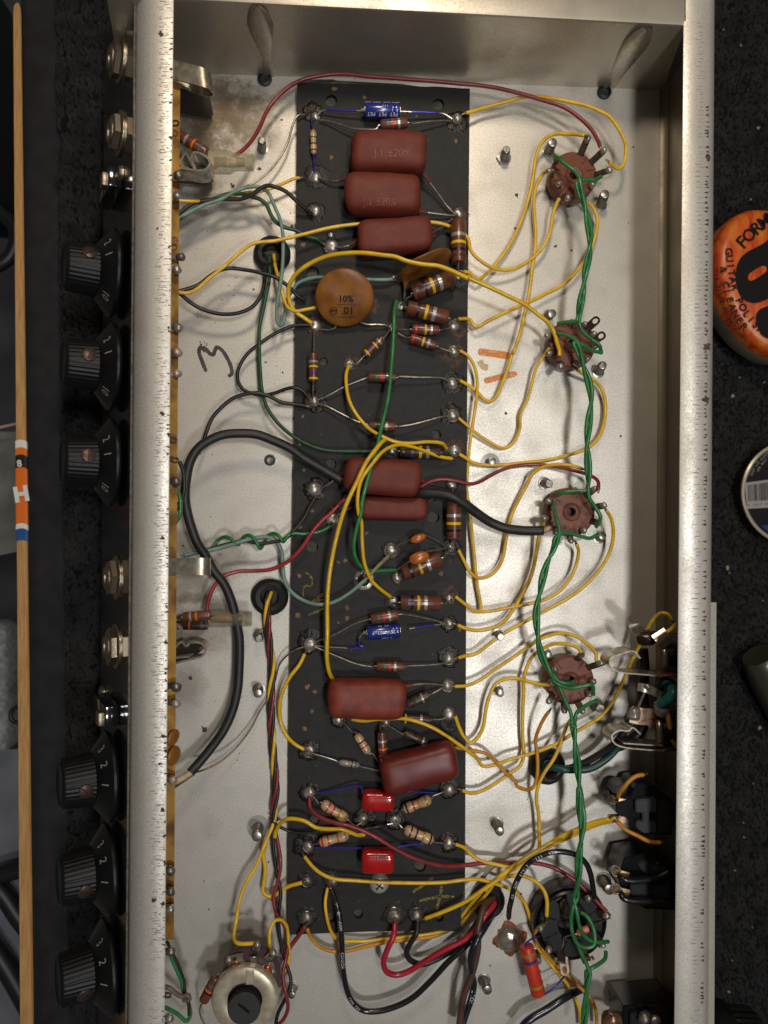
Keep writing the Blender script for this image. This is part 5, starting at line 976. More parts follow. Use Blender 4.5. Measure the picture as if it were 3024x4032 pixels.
# ---------------------------------------------------------------- solder blob, potentiometer
c = U(*tp('N', 1340, 1105), .05); t = tag(root('solder_blob', (c.x, c.y, 0)), 'large rusty-edged solder blob on the chassis floor', 'solder blob')
V, Fc = lathe([(.53, .01), (.5, .08), (.4, .18), (.27, .25), (.12, .28), (.01, .285)], Matrix.Translation((c.x, c.y, 0)), 28)
for v in V: v.z += noise.noise(v * 3) * .05; v.x += noise.noise(v * 2.2) * .05; v.y += noise.noise(v * 2.2 + Vector((4, 4, 0))) * .05
mk('solder_dome', (V, Fc), mat('crackled solder', (200, 192, 178), .22, metal=.8, col2=(166, 146, 126), sc=3, bump=.3, bsc=5), t, angle=180)
V, Fc = [], []
n = 44
for j, f in enumerate((.55, .75, .95, 1.08)):
    for k in range(n):
        w = 2 * math.pi * k / n; R_ = .5 * (1 + .34 * abs(math.cos(2 * (w - .15))) ** 4 + .2 * noise.noise(Vector((math.cos(w) * 2.5, math.sin(w) * 2.5, 3))) + .12 * noise.noise(Vector((math.cos(w) * 8, math.sin(w) * 8, f * 3)))) * f
        V.append(Vector((c.x + R_ * math.cos(w), c.y + R_ * math.sin(w), .006 + (.05 if 0 < j < 3 else 0) * (1 + noise.noise(Vector((k * .9, j, 0)))))))
    if j: Fc += [((j - 1) * n + k, (j - 1) * n + (k + 1) % n, j * n + (k + 1) % n, j * n + k) for k in range(n)]
mk('rust_crust', (V, Fc), mat('orange rust', (150, 84, 40), .6, col2=(92, 48, 26), sc=7, bump=.5, bsc=10), t, angle=180)

zt = 2.0; c = U(963, 3942, zt); M = Matrix.Translation((c.x, c.y, 0)); r = 129 * sc(zt)
t = tag(root('potentiometer', (c.x, c.y, 0)), 'round silver potentiometer can with black slotted shaft at the bottom left', 'potentiometer')
mk('can', lathe([(r, 1.66), (r, zt - .12), (r * .975, zt - .04), (r * .93, zt), (r * .56, zt), (r * .52, zt - .03), (r * .52, zt - .3)], M, 64, cap=False), PANK, t, angle=50)
cs = U(*tp('M', 600, 1553), zt); MS = Matrix.Translation((cs.x, cs.y, 0))
mk('shaft', lathe([(r * .49, zt - .6), (r * .49, zt + .05), (r * .46, zt + .09), (.01, zt + .09)], MS, 40), mat('charcoal plastic shaft', (44, 44, 44), .6, bump=.2, bsc=30), t, angle=40)
mk('shaft_slot', box(MS @ Matrix.Translation((0, 0.05, zt + .1)) @ Matrix.Rotation(math.radians(-42), 4, 'Z'), .5, .1, .04, .015, 1), KNOB, t)
mk('wafer', join(lathe([(1.1, 1.42), (1.16, 1.46), (1.16, 1.56), (1.1, 1.6)], M, 48), prism([U(*tp('M', u, v), 1.62) for u, v in ((470, 1230), (560, 1180), (620, 1155), (700, 1155), (780, 1195), (835, 1260), (835, 1420), (450, 1390))], 1.42, 1.62)), mat('purple brown wafer', (74, 48, 52), .4, col2=(56, 36, 38), sc=4), t)
mk('collar', lathe([(.9, 0), (.9, 1.42)], M, 32), BLACKP, t)
for u, v in ((548, 1270), (752, 1306)):
    q = U(*tp('M', u, v), 1.68); mk('terminal_plate', box(Matrix.Translation(q + Vector((0, 0, -.05))) @ Matrix.Rotation(.3 if u > 600 else -.3, 4, 'Z'), .55, .42, .04, .015, 1), STEEL, t)
    mk('copper_rivet', lathe([(.17, -.02), (.17, .06), (.13, .1), (.1, .08), (.08, .0), (.01, 0)], Matrix.Translation(q), 20), mat('copper rivet', (176, 98, 52), .3, metal=.8), t)
mk('can_tab', box(Matrix.Translation(U(*tp('M', 637, 1355), zt)) , .3, .5, .06, .02, 1), PANK, t); mk('can_tab', box(Matrix.Translation(U(*tp('M', 662, 1240), 1.72)) @ Matrix.Rotation(.5, 4, 'X'), .25, .4, .05, .02, 1), STEEL, t)
for a, b, d, e in ((590, 1215, 500, 1240), (668, 1200, 685, 1140), (745, 1235, 790, 1195)):
    tab(t, *tp('M', a, b), *tp('M', d, e), 1.66, 1.85, .26, m=EYE, name='terminal')
    q = U(*tp('M', d, e), 1.85); V, Fc = lathe([(.02, -.1), (.12, -.05), (.14, .02), (.06, .1)], Matrix.Translation(q), 12); mk('solder_joint', (V, Fc), SOLD, t, angle=180)

# ---------------------------------------------------------------- left jack springs, connectors, lugs
def bend(P, wv, th):
    """a flat strip of metal following P, its width along the vector wv"""
    V, Fc = [], []
    for i, p in enumerate(P):
        tt = (P[min(i + 1, len(P) - 1)] - P[max(i - 1, 0)]).normalized(); n_ = tt.cross(wv).normalized() * th / 2
        V += [p - wv / 2 - n_, p + wv / 2 - n_, p + wv / 2 + n_, p - wv / 2 + n_]
        if i:
            o = (i - 1) * 4; Fc += [(o + k, o + (k + 1) % 4, o + 4 + (k + 1) % 4, o + 4 + k) for k in range(4)]
    o = (len(P) - 1) * 4
    return V, Fc + [(3, 2, 1, 0), (o, o + 1, o + 2, o + 3)]
def spring_at(P, z0, z1, th=.075): return ribbon([Vector((p.x, p.y, z0)) for p in spline(path(P, z1), 5)], z1 - z0, th)
G_J = 'bent jack springs'
DARKB0 = mat('added dark jack block', (34, 28, 25), .45, col2=(48, 36, 28), sc=4)
Q = [U(*tp('A', u, v), z) for u, v, z in ((1000, 408, 2.9), (1130, 440, 2.92), (1215, 465, 2.9), (1250, 485, 2.75), (1258, 505, 2.45), (1235, 515, 2.2), (1180, 505, 2.25), (1130, 490, 2.1), (1080, 470, 2.15), (1010, 450, 2.2))]
t = tag(mk('jack_spring', bend(spline(Q, 5), Vector((-.12, .72, 0)), .06), PLATE), 'wide silver jack spring plate at the top left corner under the flange', 'jack spring', G_J)
t = tag(mk('jack_spring', join(spring_at('A 1020,992 1100,1000 1180,1012 1228,1000 1246,962 1215,922 1150,905 1128,945 1105,910 1062,972', 1.6, 2.5), spring_at('A 1030,1012 1100,1016 1160,1018', 1.7, 2.4)), PLATE), 'looped silver jack spring beside the milky nylon connector', 'jack spring', G_J)
Q = [U(*tp('J', u, v), z) for u, v, z in ((60, 55, 2.9), (200, 52, 2.92), (330, 50, 2.9), (368, 50, 2.75), (374, 52, 2.45), (350, 50, 2.2), (280, 52, 2.25), (200, 55, 2.1), (100, 55, 2.2))]
t = tag(mk('jack_spring', bend(spline(Q, 5), Vector((0, .6, 0)), .06), PLATE), 'wide silver jack spring plate in the middle left where the thick cable passes', 'jack spring', G_J)
t = tag(mk('jack_spring', join(spring_at('J 60,700 150,682 260,655 318,640 346,600 332,562 290,545 250,545 222,572 188,545 150,578', 1.6, 2.35), spring_at('J 80,660 160,648 245,640', 1.7, 2.3)), PLATE), 'looped silver jack spring below the small ring lug at the lower left', 'jack spring', G_J)
for lb, pts_, z_ in (('dark jack body added behind the top left jack spring', 'A 960,445 1215,490 1222,540 1180,560 960,515', 1.9), ('dark jack body added inside the looped jack spring at the upper left', 'A 960,925 1225,930 1235,985 1190,1010 960,990', 1.55), ('dark jack body added inside the looped jack spring at the lower left', 'J 20,592 300,590 316,605 290,630 20,676', 1.4)):
    tag(mk('phone_jack', prism([U(x, y, z_) for x, y in pp(pts_)], .3, z_), DARKB0), lb, 'jack', 'added dark jack bodies at the left flange')  # jack bodies as plain blocks, added to darken the inside of the springs
def nylon(label, ax0, ax1, z, r0, r1, m_=None):
    a, b = U(*ax0, z), U(*ax1, z); M = frame(a, b - a); L = (b - a).length
    t = tag(root('crimp_connector', a - Vector((0, 0, r0))), label, 'connector', 'milky nylon connectors')
    mk('sleeve', lathe([(r0 * .8, 0), (r0, .03), (r0, L * .42), (r0 * .96, L * .47), (r1 * 1.02, L * .6), (r1, L * .65), (r1, L - .02), (r1 * .8, L), (r1 * .75, L - .3)], M, 28, sy=.85, cap=False), m_ or NYL, t)
    mk('crimp_barrel', lathe([(r1 * .55, .2), (r1 * .6, L * .5), (r1 * .5, L * .8)], M, 16), BRASS, t)
nylon('milky nylon crimp connector where the long red wire starts', tp('A', 1240, 962), tp('A', 1508, 966), 1.8, .43, .31)
nylon('dirty milky nylon connector behind the thick cable at the lower left', tp('J', 350, 388), tp('J', 650, 392), 1.0, .34, .3, NYLD)
for x, y, r, lb in ((693, 2481, 27, 'small silver ring lug under the lower left resistor'), (664, 3170, 24, 'small ring lug peeking out under the lower left flange')):
    c = U(x, y, 2.3); t = tag(mk('ring_lug', lathe([(r * .5 * sc(2.3), 0), (r * sc(2.3), 0), (r * sc(2.3), .05), (r * .5 * sc(2.3), .05), (r * .5 * sc(2.3), 0)], Matrix.Translation(c), 28, cap=False), PLATE), lb, 'ring lug', 'small ring lugs')
for i, (lb, L) in enumerate((('three soldered pot terminals at the flange above the yellow wire end', ((687, 945), (704, 1010), (690, 1060))), ('three pot terminals at the flange level with the numeral 3', ((694, 1292), (690, 1385), (690, 1470))),
                             ('pot terminals at the flange beside the top of the cable arc', ((683, 1725), (690, 1810), (686, 1895))), ('pot terminals at the flange level with the slim grey resistor', ((686, 2705), (684, 2772), (672, 3070))),
                             ('pot terminals at the flange just above the bottom left green wire', ((664, 3430), (664, 3510), (662, 3580))), ('pot terminals at the flange in the bottom left corner', ((664, 3745), (662, 3925), (660, 4010))),
                             ('tarnished lugs at the flange under the top jack spring', ((692, 490), (694, 690), (690, 770))))):
    t = tag(root('pot_terminals', U(*L[1], 2.4)), lb, 'terminals', 'soldered terminals along the left flange')
    for j, (x, y) in enumerate(L):
        rr = random.Random(i * 10 + j)
        tab(t, x - 34, y + rr.uniform(-8, 8), x + rr.uniform(8, 18), y + rr.uniform(-12, 12), 2.9, 2.9 + rr.uniform(-.1, .15), rr.uniform(.18, .3), m=rr.choice((EYE, LUG)), name='lug')
        if rr.random() < .75:
            V, Fc = lathe([(.02, -.14), (.14, -.08), (.17, 0), (.12, .1), (.02, .14)], Matrix.Translation(U(x + 8, y, 2.95)), 14)
            for v in V: v += Vector((noise.noise(v * 5), noise.noise(v * 5 + Vector((3, 3, 3))), 0)) * .06
            mk('solder_joint', (V, Fc), rr.choice((SOLD, SOLDD, mat('pinkish solder', (178, 160, 150), .4, metal=.4))), t, angle=180)
disc_cap('ochre disc capacitor squeezed between the left flange and the brass strip, upper', 682, 2905, 34, 10, 65, .12, DISC, 2.6, [], 'ceramic disc capacitors at the left flange')
disc_cap('ochre disc capacitor squeezed between the left flange and the brass strip, lower', 684, 2975, 38, 10, 62, .12, DISC, 2.6, [], 'ceramic disc capacitors at the left flange')

# ---------------------------------------------------------------- right hand jacks
G_RJ = 'open frame jacks under the right flange'
def ring(c, R, r, ax, n=40, k=10):
    M = frame(c, ax); V, Fc = [], []
    for i in range(n):
        a = 2 * math.pi * i / n
        for j in range(k):
            b = 2 * math.pi * j / k; V.append(M @ Vector(((R + r * math.cos(b)) * math.cos(a), (R + r * math.cos(b)) * math.sin(a), r * 1.6 * math.sin(b))))
        Fc += [(i * k + j, ((i + 1) % n) * k + j, ((i + 1) % n) * k + (j + 1) % k, i * k + (j + 1) % k) for j in range(k)]
    return V, Fc
def lump(par, u, v, z, r, m, tile='L', sx=1, sy=1, name='solder_joint'):
    c = U(*tp(tile, u, v), z); V, Fc = lathe([(.02, -r * .8), (r * .8, -r * .45), (r, 0), (r * .75, r * .5), (.02, r * .8)], Matrix.Translation(c), 16, sx=sx, sy=sy)
    for q in V: q += Vector((noise.noise(q * 4), noise.noise(q * 4 + Vector((3, 1, 2))), noise.noise(q * 3))) * r * .3
    return mk(name, (V, Fc), m, par, angle=180)
DARKB = mat('dark bakelite', (38, 30, 28), .4, col2=(54, 38, 32), sc=5)
def jack(label, ru, rv, clip, clip2):
    c = U(*tp('L', ru, rv), 1.7); t = tag(root('phone_jack', (c.x, c.y, .2)), label, 'jack', G_RJ)
    mk('sleeve_ring', ring(c, .52, .07, (1, .1, .42)), EYE, t)
    mk('bushing', lathe([(.42, .0), (.46, .02), (.46, .9)], frame(c, (1, .05, .1)), 30, cap=False), mat('dark bushing', (30, 27, 26), .4, metal=.5), t)
    mk('frame_plate', box(frame(c + Vector((.55, 0, -.1)), (1, 0, 0)), 1.5, 1.3, .1, .04, 2), DARKB, t)
    mk('frame_arm', box(Matrix.Translation(c + Vector((.2, -.72, -.15))), 1.1, .1, .9, .03, 1), DARKB, t)
    mk('tip_spring', spring_at(clip, 1.3, 2.25, .05), PLATE, t)
    if clip2: mk('switch_spring', spring_at(clip2, 1.5, 2.2, .05), PLATE, t)
    return t
t = jack('upper phone jack under the right flange with a hooked silver spring', 1022, 462, 'L 1012,605 900,592 740,577 690,556 664,510 690,472 735,460 790,441 826,440 866,486', None)
mk('solder_lug', strip(spline([U(*tp('L', u, v), z) for u, v, z in ((850, 345, 1.6), (910, 340, 1.8), (965, 345, 1.9))], 5), .45, .06), LUG, t)
lump(t, 905, 355, 1.75, .3, mat('dark lumpy solder', (72, 60, 56), .25, metal=.7, col2=(50, 36, 32), sc=5), sx=1.4)
mk('lug_tail', strip(spline([U(*tp('L', u, v), z) for u, v, z in ((872, 318, 1.7), (845, 300, 1.9), (822, 268, 2.0), (818, 235, 1.9))], 5), .4, .04), PLATE, t)
mk('solder_lug', strip(spline([U(*tp('L', u, v), z) for u, v, z in ((975, 315, 2.2), (1000, 345, 2.3), (1035, 395, 2.2))], 5), .55, .06), PLATE, t)
mk('frame_arm', box(Matrix.Translation(U(*tp('L', 1035, 585), 1.8)), .7, .1, .8, .03, 1), mat('red brown fibre', (86, 44, 36), .5), t)
t = jack('lower phone jack under the right flange with a hooked spring and soldered lugs', 990, 945, 'L 1022,1090 900,1082 740,1062 692,1035 680,990 700,970 735,956 790,960 815,938 868,982', 'L 1015,1056 900,1050 755,1040')
mk('solder_lug', strip(spline([U(*tp('L', u, v), z) for u, v, z in ((800, 848, 2.0), (870, 862, 2.05), (930, 868, 2.0), (960, 900, 1.9))], 5), .62, .06), mat('rust stained lug', (150, 132, 112), .4, metal=.6, col2=(130, 66, 30), sc=3, mix=(.5, .62)), t)
lump(t, 822, 852, 2.1, .28, SOLD)
mk('lug_stem', tube(path('L 840,840 862,780 895,700', [2.1, 2.25, 2.35]), .05, 8), TIN, t)
mk('lug_washer', strip(spline([U(*tp('L', u, v), z) for u, v, z in ((848, 668, 2.3), (900, 680, 2.4), (950, 700, 2.35), (995, 725, 2.2))], 5), .3, .05), PLATE, t)
mk('lug_bead', lathe([(.01, 0), (.1, .02), (.12, .1), (.01, .2)], Matrix.Translation(U(*tp('L', 908, 670), 2.45)), 12), TIN, t)
lump(t, 1000, 815, 2.1, .3, SOLD, sy=1.2)
Wr('short teal stub soldered onto the lower right phone jack', mat('bright teal insulation', (34, 116, 106), .3, col2=(26, 92, 88), sc=3), 'L 990,785 1030,762 1062,738 1078,710 1075,680', [2.2, 2.3, 2.4, 2.4, 2.2], 34, 'teal leads of the right hand jacks', bare=(0, 0))
Wr('dark teal end curling behind the lower right phone jack', TEAL, 'L 985,690 1000,650 1035,635 1070,660', [1.5, 1.8, 1.9, 1.7], 30, 'teal leads of the right hand jacks', bare=(0, 0))
Wr('orange-yellow wire hugging the lower right phone jack', YELO, 'L 1035,830 1048,880 1055,940 1065,1000 1095,1055', [2.2, 2.2, 2.1, 2.0, 1.9], 15, G_Y)
Wr('yellow wire slipping behind the upper right phone jack', YEL, 'L 1035,315 1060,300 1100,262', [2.3, 2.3, 2.2], 13, G_Y)
Wr('thick black lead running up behind the right hand jacks', BLK, 'L 700,1065 760,1040 850,980 890,900 880,700 890,560 880,420', [.9, .9, 1.0, 1.0, .9, .8, .7], 36, G_K, bare=(0, 0))

GLB = mat('glossy black moulding', (12, 12, 14), .2, coat=.25)
def moulded(label, y0, y1, kind):
    """kind 0: the upper one with an H shaped face; 1: the lower one"""
    T = lambda u, v, z: U(*tp('O', u, v), z)
    t = tag(root('moulded_jack', T(900, (y0 + y1) / 2, 0)), label, 'jack', 'black moulded jacks under the right flange'); 
    def block(name, pts, z0, z1, m=GLB, par=None):
        top = [T(u, v, z1) for u, v in pts]; bm = bmesh.new(); vb = [bm.verts.new((p.x, p.y, z0)) for p in top]; vt = [bm.verts.new(p) for p in top]
        bm.faces.new(vt); bm.faces.new(vb[::-1]); n = len(pts)
        for i in range(n): bm.faces.new((vb[i], vb[(i + 1) % n], vt[(i + 1) % n], vt[i]))
        bmesh.ops.recalc_face_normals(bm, faces=bm.faces[:])
        bmesh.ops.bevel(bm, geom=[e for e in bm.edges if e.verts[0].co.z > z1 - .01 or e.verts[1].co.z > z1 - .01], offset=.035, segments=2, affect='EDGES')
        bm.verts.ensure_lookup_table(); vf = ([v.co.copy() for v in bm.verts], [tuple(v.index for v in f.verts) for f in bm.faces]); bm.free()
        return mk(name, vf, m, par or t, angle=30)
    return t, T, block
t, T, B = moulded('upper black moulded jack with an H-shaped face under the right flange', 90, 420, 0)
B('body', [(705, 210), (800, 180), (835, 95), (905, 85), (1070, 190), (1075, 425), (905, 420), (850, 390), (790, 330), (705, 280)], .4, 1.7)
B('flange_disc', [(690, 150), (705, 110), (745, 90), (800, 100), (835, 150), (810, 200), (740, 200)], .5, 1.3, BLACKP)
B('face_plate', [(835, 200), (868, 192), (970, 188), (972, 278), (925, 278), (925, 345), (972, 345), (968, 415), (885, 412), (850, 385), (838, 335), (882, 333), (882, 280), (838, 278)], 1.7, 1.95, mat('black face with painted sheen', (52, 54, 60), .3))  # lighter grey base colour stands for gloss reflection on the black moulding
B('side_rail', [(985, 200), (1065, 210), (1068, 415), (985, 415)], 1.7, 1.85, BLACKP)
for pts_ in ('O 665,195 715,200 775,208', 'O 680,318 720,320 768,322'):
    P = path(pts_, [1.5, 1.6, 1.6]); mk('contact_tab', strip(P, .24, .07), mat('copper tinted tab', (168, 138, 112), .3, metal=.8), t)
mk('contact_tab', strip(path('O 650,302 700,300 765,292', 1.4), .16, .05), TIND, t)
mk('contact_ring', ring(U(*tp('O', 690, 190), 1.65), .16, .035, (.2, 1, .4), 20, 6), TIND, t)
t, T, B = moulded('lower black moulded jack with curved black wires over it', 550, 915, 1)
B('body', [(720, 700), (760, 570), (900, 545), (1095, 640), (1100, 915), (900, 912), (800, 850), (735, 780)], .4, 1.6)
B('face_plate', [(800, 745), (1060, 735), (1065, 830), (930, 850), (880, 835), (800, 820)], 1.6, 1.8, BLACKP)
B('ledge', [(850, 615), (900, 590), (1060, 660), (900, 690)], 1.6, 1.7, BLACKP)
for pts_ in ('O 690,660 730,672 785,688', 'O 690,775 730,785 790,800'):
    mk('contact_tab', strip(path(pts_, [1.6, 1.7, 1.7]), .26, .07), mat('brass tinted tab', (182, 152, 106), .28, metal=.8), t)
    q = pp(pts_)[0]; mk('contact_ring', ring(U(q[0] + 8, q[1], 1.75), .17, .04, (.1, .3, 1), 20, 6), PLATE, t)
Wr('upper curved black wire over the lower moulded jack', BLKG, 'O 725,690 750,710 800,722 900,718 980,700 1050,662', [1.8, 1.95, 2.0, 2.0, 1.95, 1.9], 20, G_K, bare=(0, 0))
Wr('lower curved black wire over the lower moulded jack', BLKG, 'O 735,800 752,835 810,852 900,855 1000,860 1095,895', [1.8, 1.95, 2.0, 2.0, 1.95, 1.9], 20, G_K, bare=(0, 0))
t, T, B = moulded('black fuse holder block in the bottom right corner of the chassis', 1510, 1700, 2)
B('body', [(750, 1540), (1080, 1505), (1085, 1740), (750, 1740)], .3, 1.7); B('top_plate', [(800, 1590), (980, 1580), (980, 1740), (800, 1740)], 1.7, 1.85, BLACKP)
lump(t, 900, 1620, 1.95, .25, SOLDD, 'O', sx=1.3); lump(t, 960, 1640, 1.95, .22, SOLD, 'O')
t = tag(root('soldered_lug', T(680, 1630, .5)), 'rusty ball of solder on the lug at the bottom right corner', 'solder lug')
lump(t, 680, 1635, 1.6, .42, mat('rusty solder', (168, 132, 108), .3, metal=.7, col2=(84, 46, 30), sc=3), 'O', name='solder_ball'); mk('lug', strip(path('O 690,1640 740,1660 800,1670', 1.3), .3, .06), LUG, t)
# fuse cap outside the rear wall
c = U(*tp('O', 1340, 1840), 1.2); M = frame(c, (1, 0, .05)); t = tag(root('fuse_cap', (c.x, c.y, 0)), 'ribbed black fuse cap sticking out of the rear wall at the bottom right', 'fuse holder')
mk('flange', lathe([(1.9, -.1), (1.95, .1), (1.9, .28), (1.5, .32)], M, 48), KNOB, t); mk('neck', lathe([(1.72, .3), (1.72, .62), (1.6, .66)], M, 48), KNOB, t)
mk('ribbed_grip', lathe([(1.45, .62), (1.55, .7), (1.5, 1.6), (1.38, 1.75), (.3, 1.78)], M, 144, rfun=lambda w, h: 1 - (.05 if math.sin(w * 36) < 0 and .65 < h < 1.7 else 0)), KNOB, t, angle=35)

# ---------------------------------------------------------------- knobs, nuts and lamps on the control panel
EL = math.atan2(3.5, 2.14); AXK = Vector((-math.cos(math.radians(28.2)), 0, math.sin(math.radians(28.2)))); UPK = Vector((AXK.z, 0, -AXK.x))
def panel_pt(y, f):
    """a point on the sloping panel at picture row y; f = 0 at its upper edge, 1 at its lower edge"""
    x0 = lx(527, 492, y); x1 = lx(411, 389, y); a = U(x0, y, 3.52); b = U(x1, y, -1.2); b.y = a.y
    # keep the row where the picture has it
    z = 3.52 - 4.72 * f; p = a.lerp(b, f); q = U(1350, y, z); p.y = q.y
    return p
def knob(label, y, nums, screw, f=.47, sc_=1.0):
    c = panel_pt(y, f); M = Matrix((UPK.cross(AXK), UPK, AXK)).transposed().to_4x4(); M.translation = c   # local y up the panel, z out
    t = tag(root('rotary_control', c), label, 'knob', 'black control knobs along the left panel')
    R_ = 1.6
    mk('skirt', lathe([(R_ * .9, .1), (R_, .12), (R_ * 1.015, .2), (R_, .28), (R_ * .97, .31), (R_ * .62, .72), (R_ * .56, .76)], M, 64), KNOB, t, angle=30)
    mk('grip', lathe([(.95, .7), (.94, .78), (.87, 1.72), (.83, 1.8), (.75, 1.84), (.71, 1.8), (.1, 1.8)], M, 216, rfun=lambda w, h: 1 - (.03 * (.5 + .5 * math.cos(w * 36)) if .75 < h < 1.76 else 0)), GRIP, t, angle=60)
    a = math.radians(screw); rd = Vector((math.sin(a), math.cos(a), 0)); p = M @ (rd * .89 + Vector((0, 0, 1.08))); nrm = (M.to_3x3() @ rd).normalized(); MS = frame(p, nrm, up=AXK)
    s = mk('set_screw', lathe([(.26, -.1), (.25, .03), (.22, .05), (.01, .05)], MS, 24), mat('brown set screw', (84, 66, 56), .4, metal=.5, col2=(60, 46, 40), sc=6), t)
    mk('slot', box(MS @ Matrix.Rotation(a * 3 + .4, 4, 'Z') @ Matrix.Translation((0, 0, .05)), .44, .05, .03, .008, 1), BLACKI, s)
    for ch_, ang in nums:
        def fn(u, v, ang=ang):
            rho = R_ * .79 + v; w = math.radians(ang) + u / (R_ * .79)
            h = .31 + (R_ * .97 - rho) / (R_ * .35) * .41 + .012
            return M @ Vector((math.sin(w) * rho, math.cos(w) * rho, h))
        text(ch_, .37, fn, mat('dim white numeral', (138, 136, 130), .5), t, name='numeral', bold=.002)
    return t
# local x points down the picture when looking out of the panel
for lb, y, nums, s in (('uppermost black knob, numerals 2 1 and 10 showing, slotted screw', 1097, (('2', -37), ('1', -13), ('10', 56)), -24), ('second black knob from the top with a brown set screw', 1460, (('2', -38), ('1', -13), ('10', 52)), -14), ('third black knob, the dullest, above the pair of jack nuts', 1826, (('2', -36), ('1', -9), ('10', 48)), -10),
                       ('fourth black knob below the chrome lamp, numerals 3 2 1 showing', 3035, (('3', -66), ('2', -36), ('1', -5)), 8), ('fifth black knob from the top with a slanted screw slot', 3395, (('3', -66), ('2', -38), ('1', -6)), 14), ('lowest black knob near the bottom left corner', 3769, (('3', -68), ('2', -37), ('1', -5)), 20)):
    knob(lb, y, nums, s)
NUT = mat('scratched nickel', (136, 126, 110), .38, metal=.9, col2=(140, 126, 104), sc=6)
def nut(label, y, f=.4):
    c = panel_pt(y, f); M = Matrix((UPK.cross(AXK), UPK, AXK)).transposed().to_4x4(); M.translation = c
    t = tag(root('jack_nut', c), label, 'jack nut', 'nickel jack nuts on the left panel')
    mk('washer', lathe([(.4, 0), (.8, 0), (.8, .05), (.77, .07), (.4, .08)], M, 40), NUT, t)
    mk('hex_nut', lathe([(.6, .06), (.68, .1), (.68, .28), (.6, .33), (.4, .33)], M @ Matrix.Rotation(random.uniform(0, 1), 4, 'Z'), 6), NUT, t, angle=20)
    mk('bushing', lathe([(.44, .3), (.44, .36), (.38, .42), (.3, .38), (.28, .2), (.01, .2)], M, 30, cap=False), NUT, t)
for lb, y in (('uppermost jack nut on the chrome panel', 268), ('second jack nut on the chrome panel, above the first knob', 552), ('third jack nut, just below the third knob', 2270), ('lowest jack nut on the chrome panel', 2536)): nut(lb, y)
def pscrew(label, y, f, r):
    c = panel_pt(y, f); M = frame(c, AXK); tag(mk('panel_screw', lathe([(r, 0), (r, .06), (r * .8, .16), (r * .3, .2), (.01, .2)], M, 24), NUT), label, 'screw', 'domed panel screws')
pscrew('domed screw on the chrome panel above the first knob', 705, .3, .26); pscrew('domed screw on the chrome panel above the small lamp block', 2712, .85, .26)
for lb, y in (('small switch block on the chrome panel just above the first knob', 770), ('small switch block on the chrome panel above the fourth knob', 2778)):
    c = panel_pt(y, .5); M = Matrix((UPK.cross(AXK), UPK, AXK)).transposed().to_4x4(); M.translation = c; t = tag(root('slide_switch', c), lb, 'switch', 'chrome switch blocks')
    mk('body', box(M @ Matrix.Translation((0, 0, .25)), .75, 2.2, .5, .06, 2), CHROME, t); mk('lever', box(M @ Matrix.Translation((.1, .75, .55)), .5, .5, .3, .06, 2), NUT, t)

# ---------------------------------------------------------------- the bench round the chassis
ZB = -5.0
def sheet(pts_, z): return [U(x, y, z) for x, y in pts_]
CARP = mat('black bench carpet', (24, 24, 24), .95, col2=(16, 16, 16), sc=6, spec=.1)
PILE = mat('black carpet pile', (47, 46, 46), .95, col2=(32, 31, 31), sc=1.4, spec=.15)
def gridsheet(x0, x1, y0, y1, z, step, amp, frq):
    a, b = U(x0, y0, z), U(x1, y1, z); nx = int(abs(b.x - a.x) / step) + 1; ny = int(abs(b.y - a.y) / step) + 1; V, Fc = [], []
    for j in range(ny + 1):
        for i in range(nx + 1):
            p = Vector((a.x + (b.x - a.x) * i / nx, a.y + (b.y - a.y) * j / ny, z))
            p.z += amp * (noise.noise(p * frq) + .6 * noise.noise(p * frq * 2.3)); V.append(p)
    w = nx + 1
    return V, [((j) * w + i, (j + 1) * w + i, (j + 1) * w + i + 1, j * w + i + 1) for j in range(ny) for i in range(nx)]
tag(mk('bench_carpet', gridsheet(2600, 3300, -200, 4300, ZB, .12, .12, 2.2), CARP, origin=(15, 0, ZB)), None, None, None, 'structure')
def pile(name, fn, n, rad, hgt, seed, tufts, fuzz):
    """short yarn loops (small squashed knots) with a few stray fibres"""
    r_ = random.Random(seed); V, Fc = [], []
    for _ in range(n):
        p = fn(r_); k = len(V); a = r_.uniform(-.5, .5); ex = Vector((math.cos(a), math.sin(a), r_.uniform(-.3, .3))) * rad * r_.uniform(.7, 1.2); ey = Vector((-math.sin(a), math.cos(a), r_.uniform(-.3, .3))) * rad * r_.uniform(1.1, 2.0); ez = Vector((0, 0, hgt * r_.uniform(.6, 1.3)))
        V += [p + ex, p + ex * .5 + ey, p - ex * .5 + ey * .9, p - ex, p - ex * .5 - ey, p + ex * .5 - ey * .9, p + ez + ey * .45, p + ez * 1.05 + ex * .3 - ey * .4, p + ez * .95 - ex * .4]
        Fc += [(k, k + 1, k + 6), (k + 1, k + 2, k + 6), (k + 2, k + 8, k + 6), (k + 2, k + 3, k + 8), (k + 3, k + 4, k + 8), (k + 4, k + 7, k + 8), (k + 4, k + 5, k + 7), (k + 5, k, k + 7), (k, k + 6, k + 7), (k + 6, k + 8, k + 7)]
    o = mk(name, (V, Fc), PILE, origin=(0, 0, ZB), angle=180)
    V, Fc = [], []
    for _ in range(tufts):
        p = fn(r_) + Vector((0, 0, hgt * .6)); a = r_.uniform(0, 6.283); d = Vector((math.cos(a), math.sin(a), 0)); s = Vector((-d.y, d.x, 0)) * .008; k = len(V)
        V += [p - s, p + s, p + d * fuzz + Vector((0, 0, fuzz * r_.uniform(.2, .9)))]; Fc.append((k, k + 1, k + 2))
    f_ = mk('stray_fibres', (V, Fc), PILE, o, smooth=False)
    return tag(o, None, None, None, 'stuff')
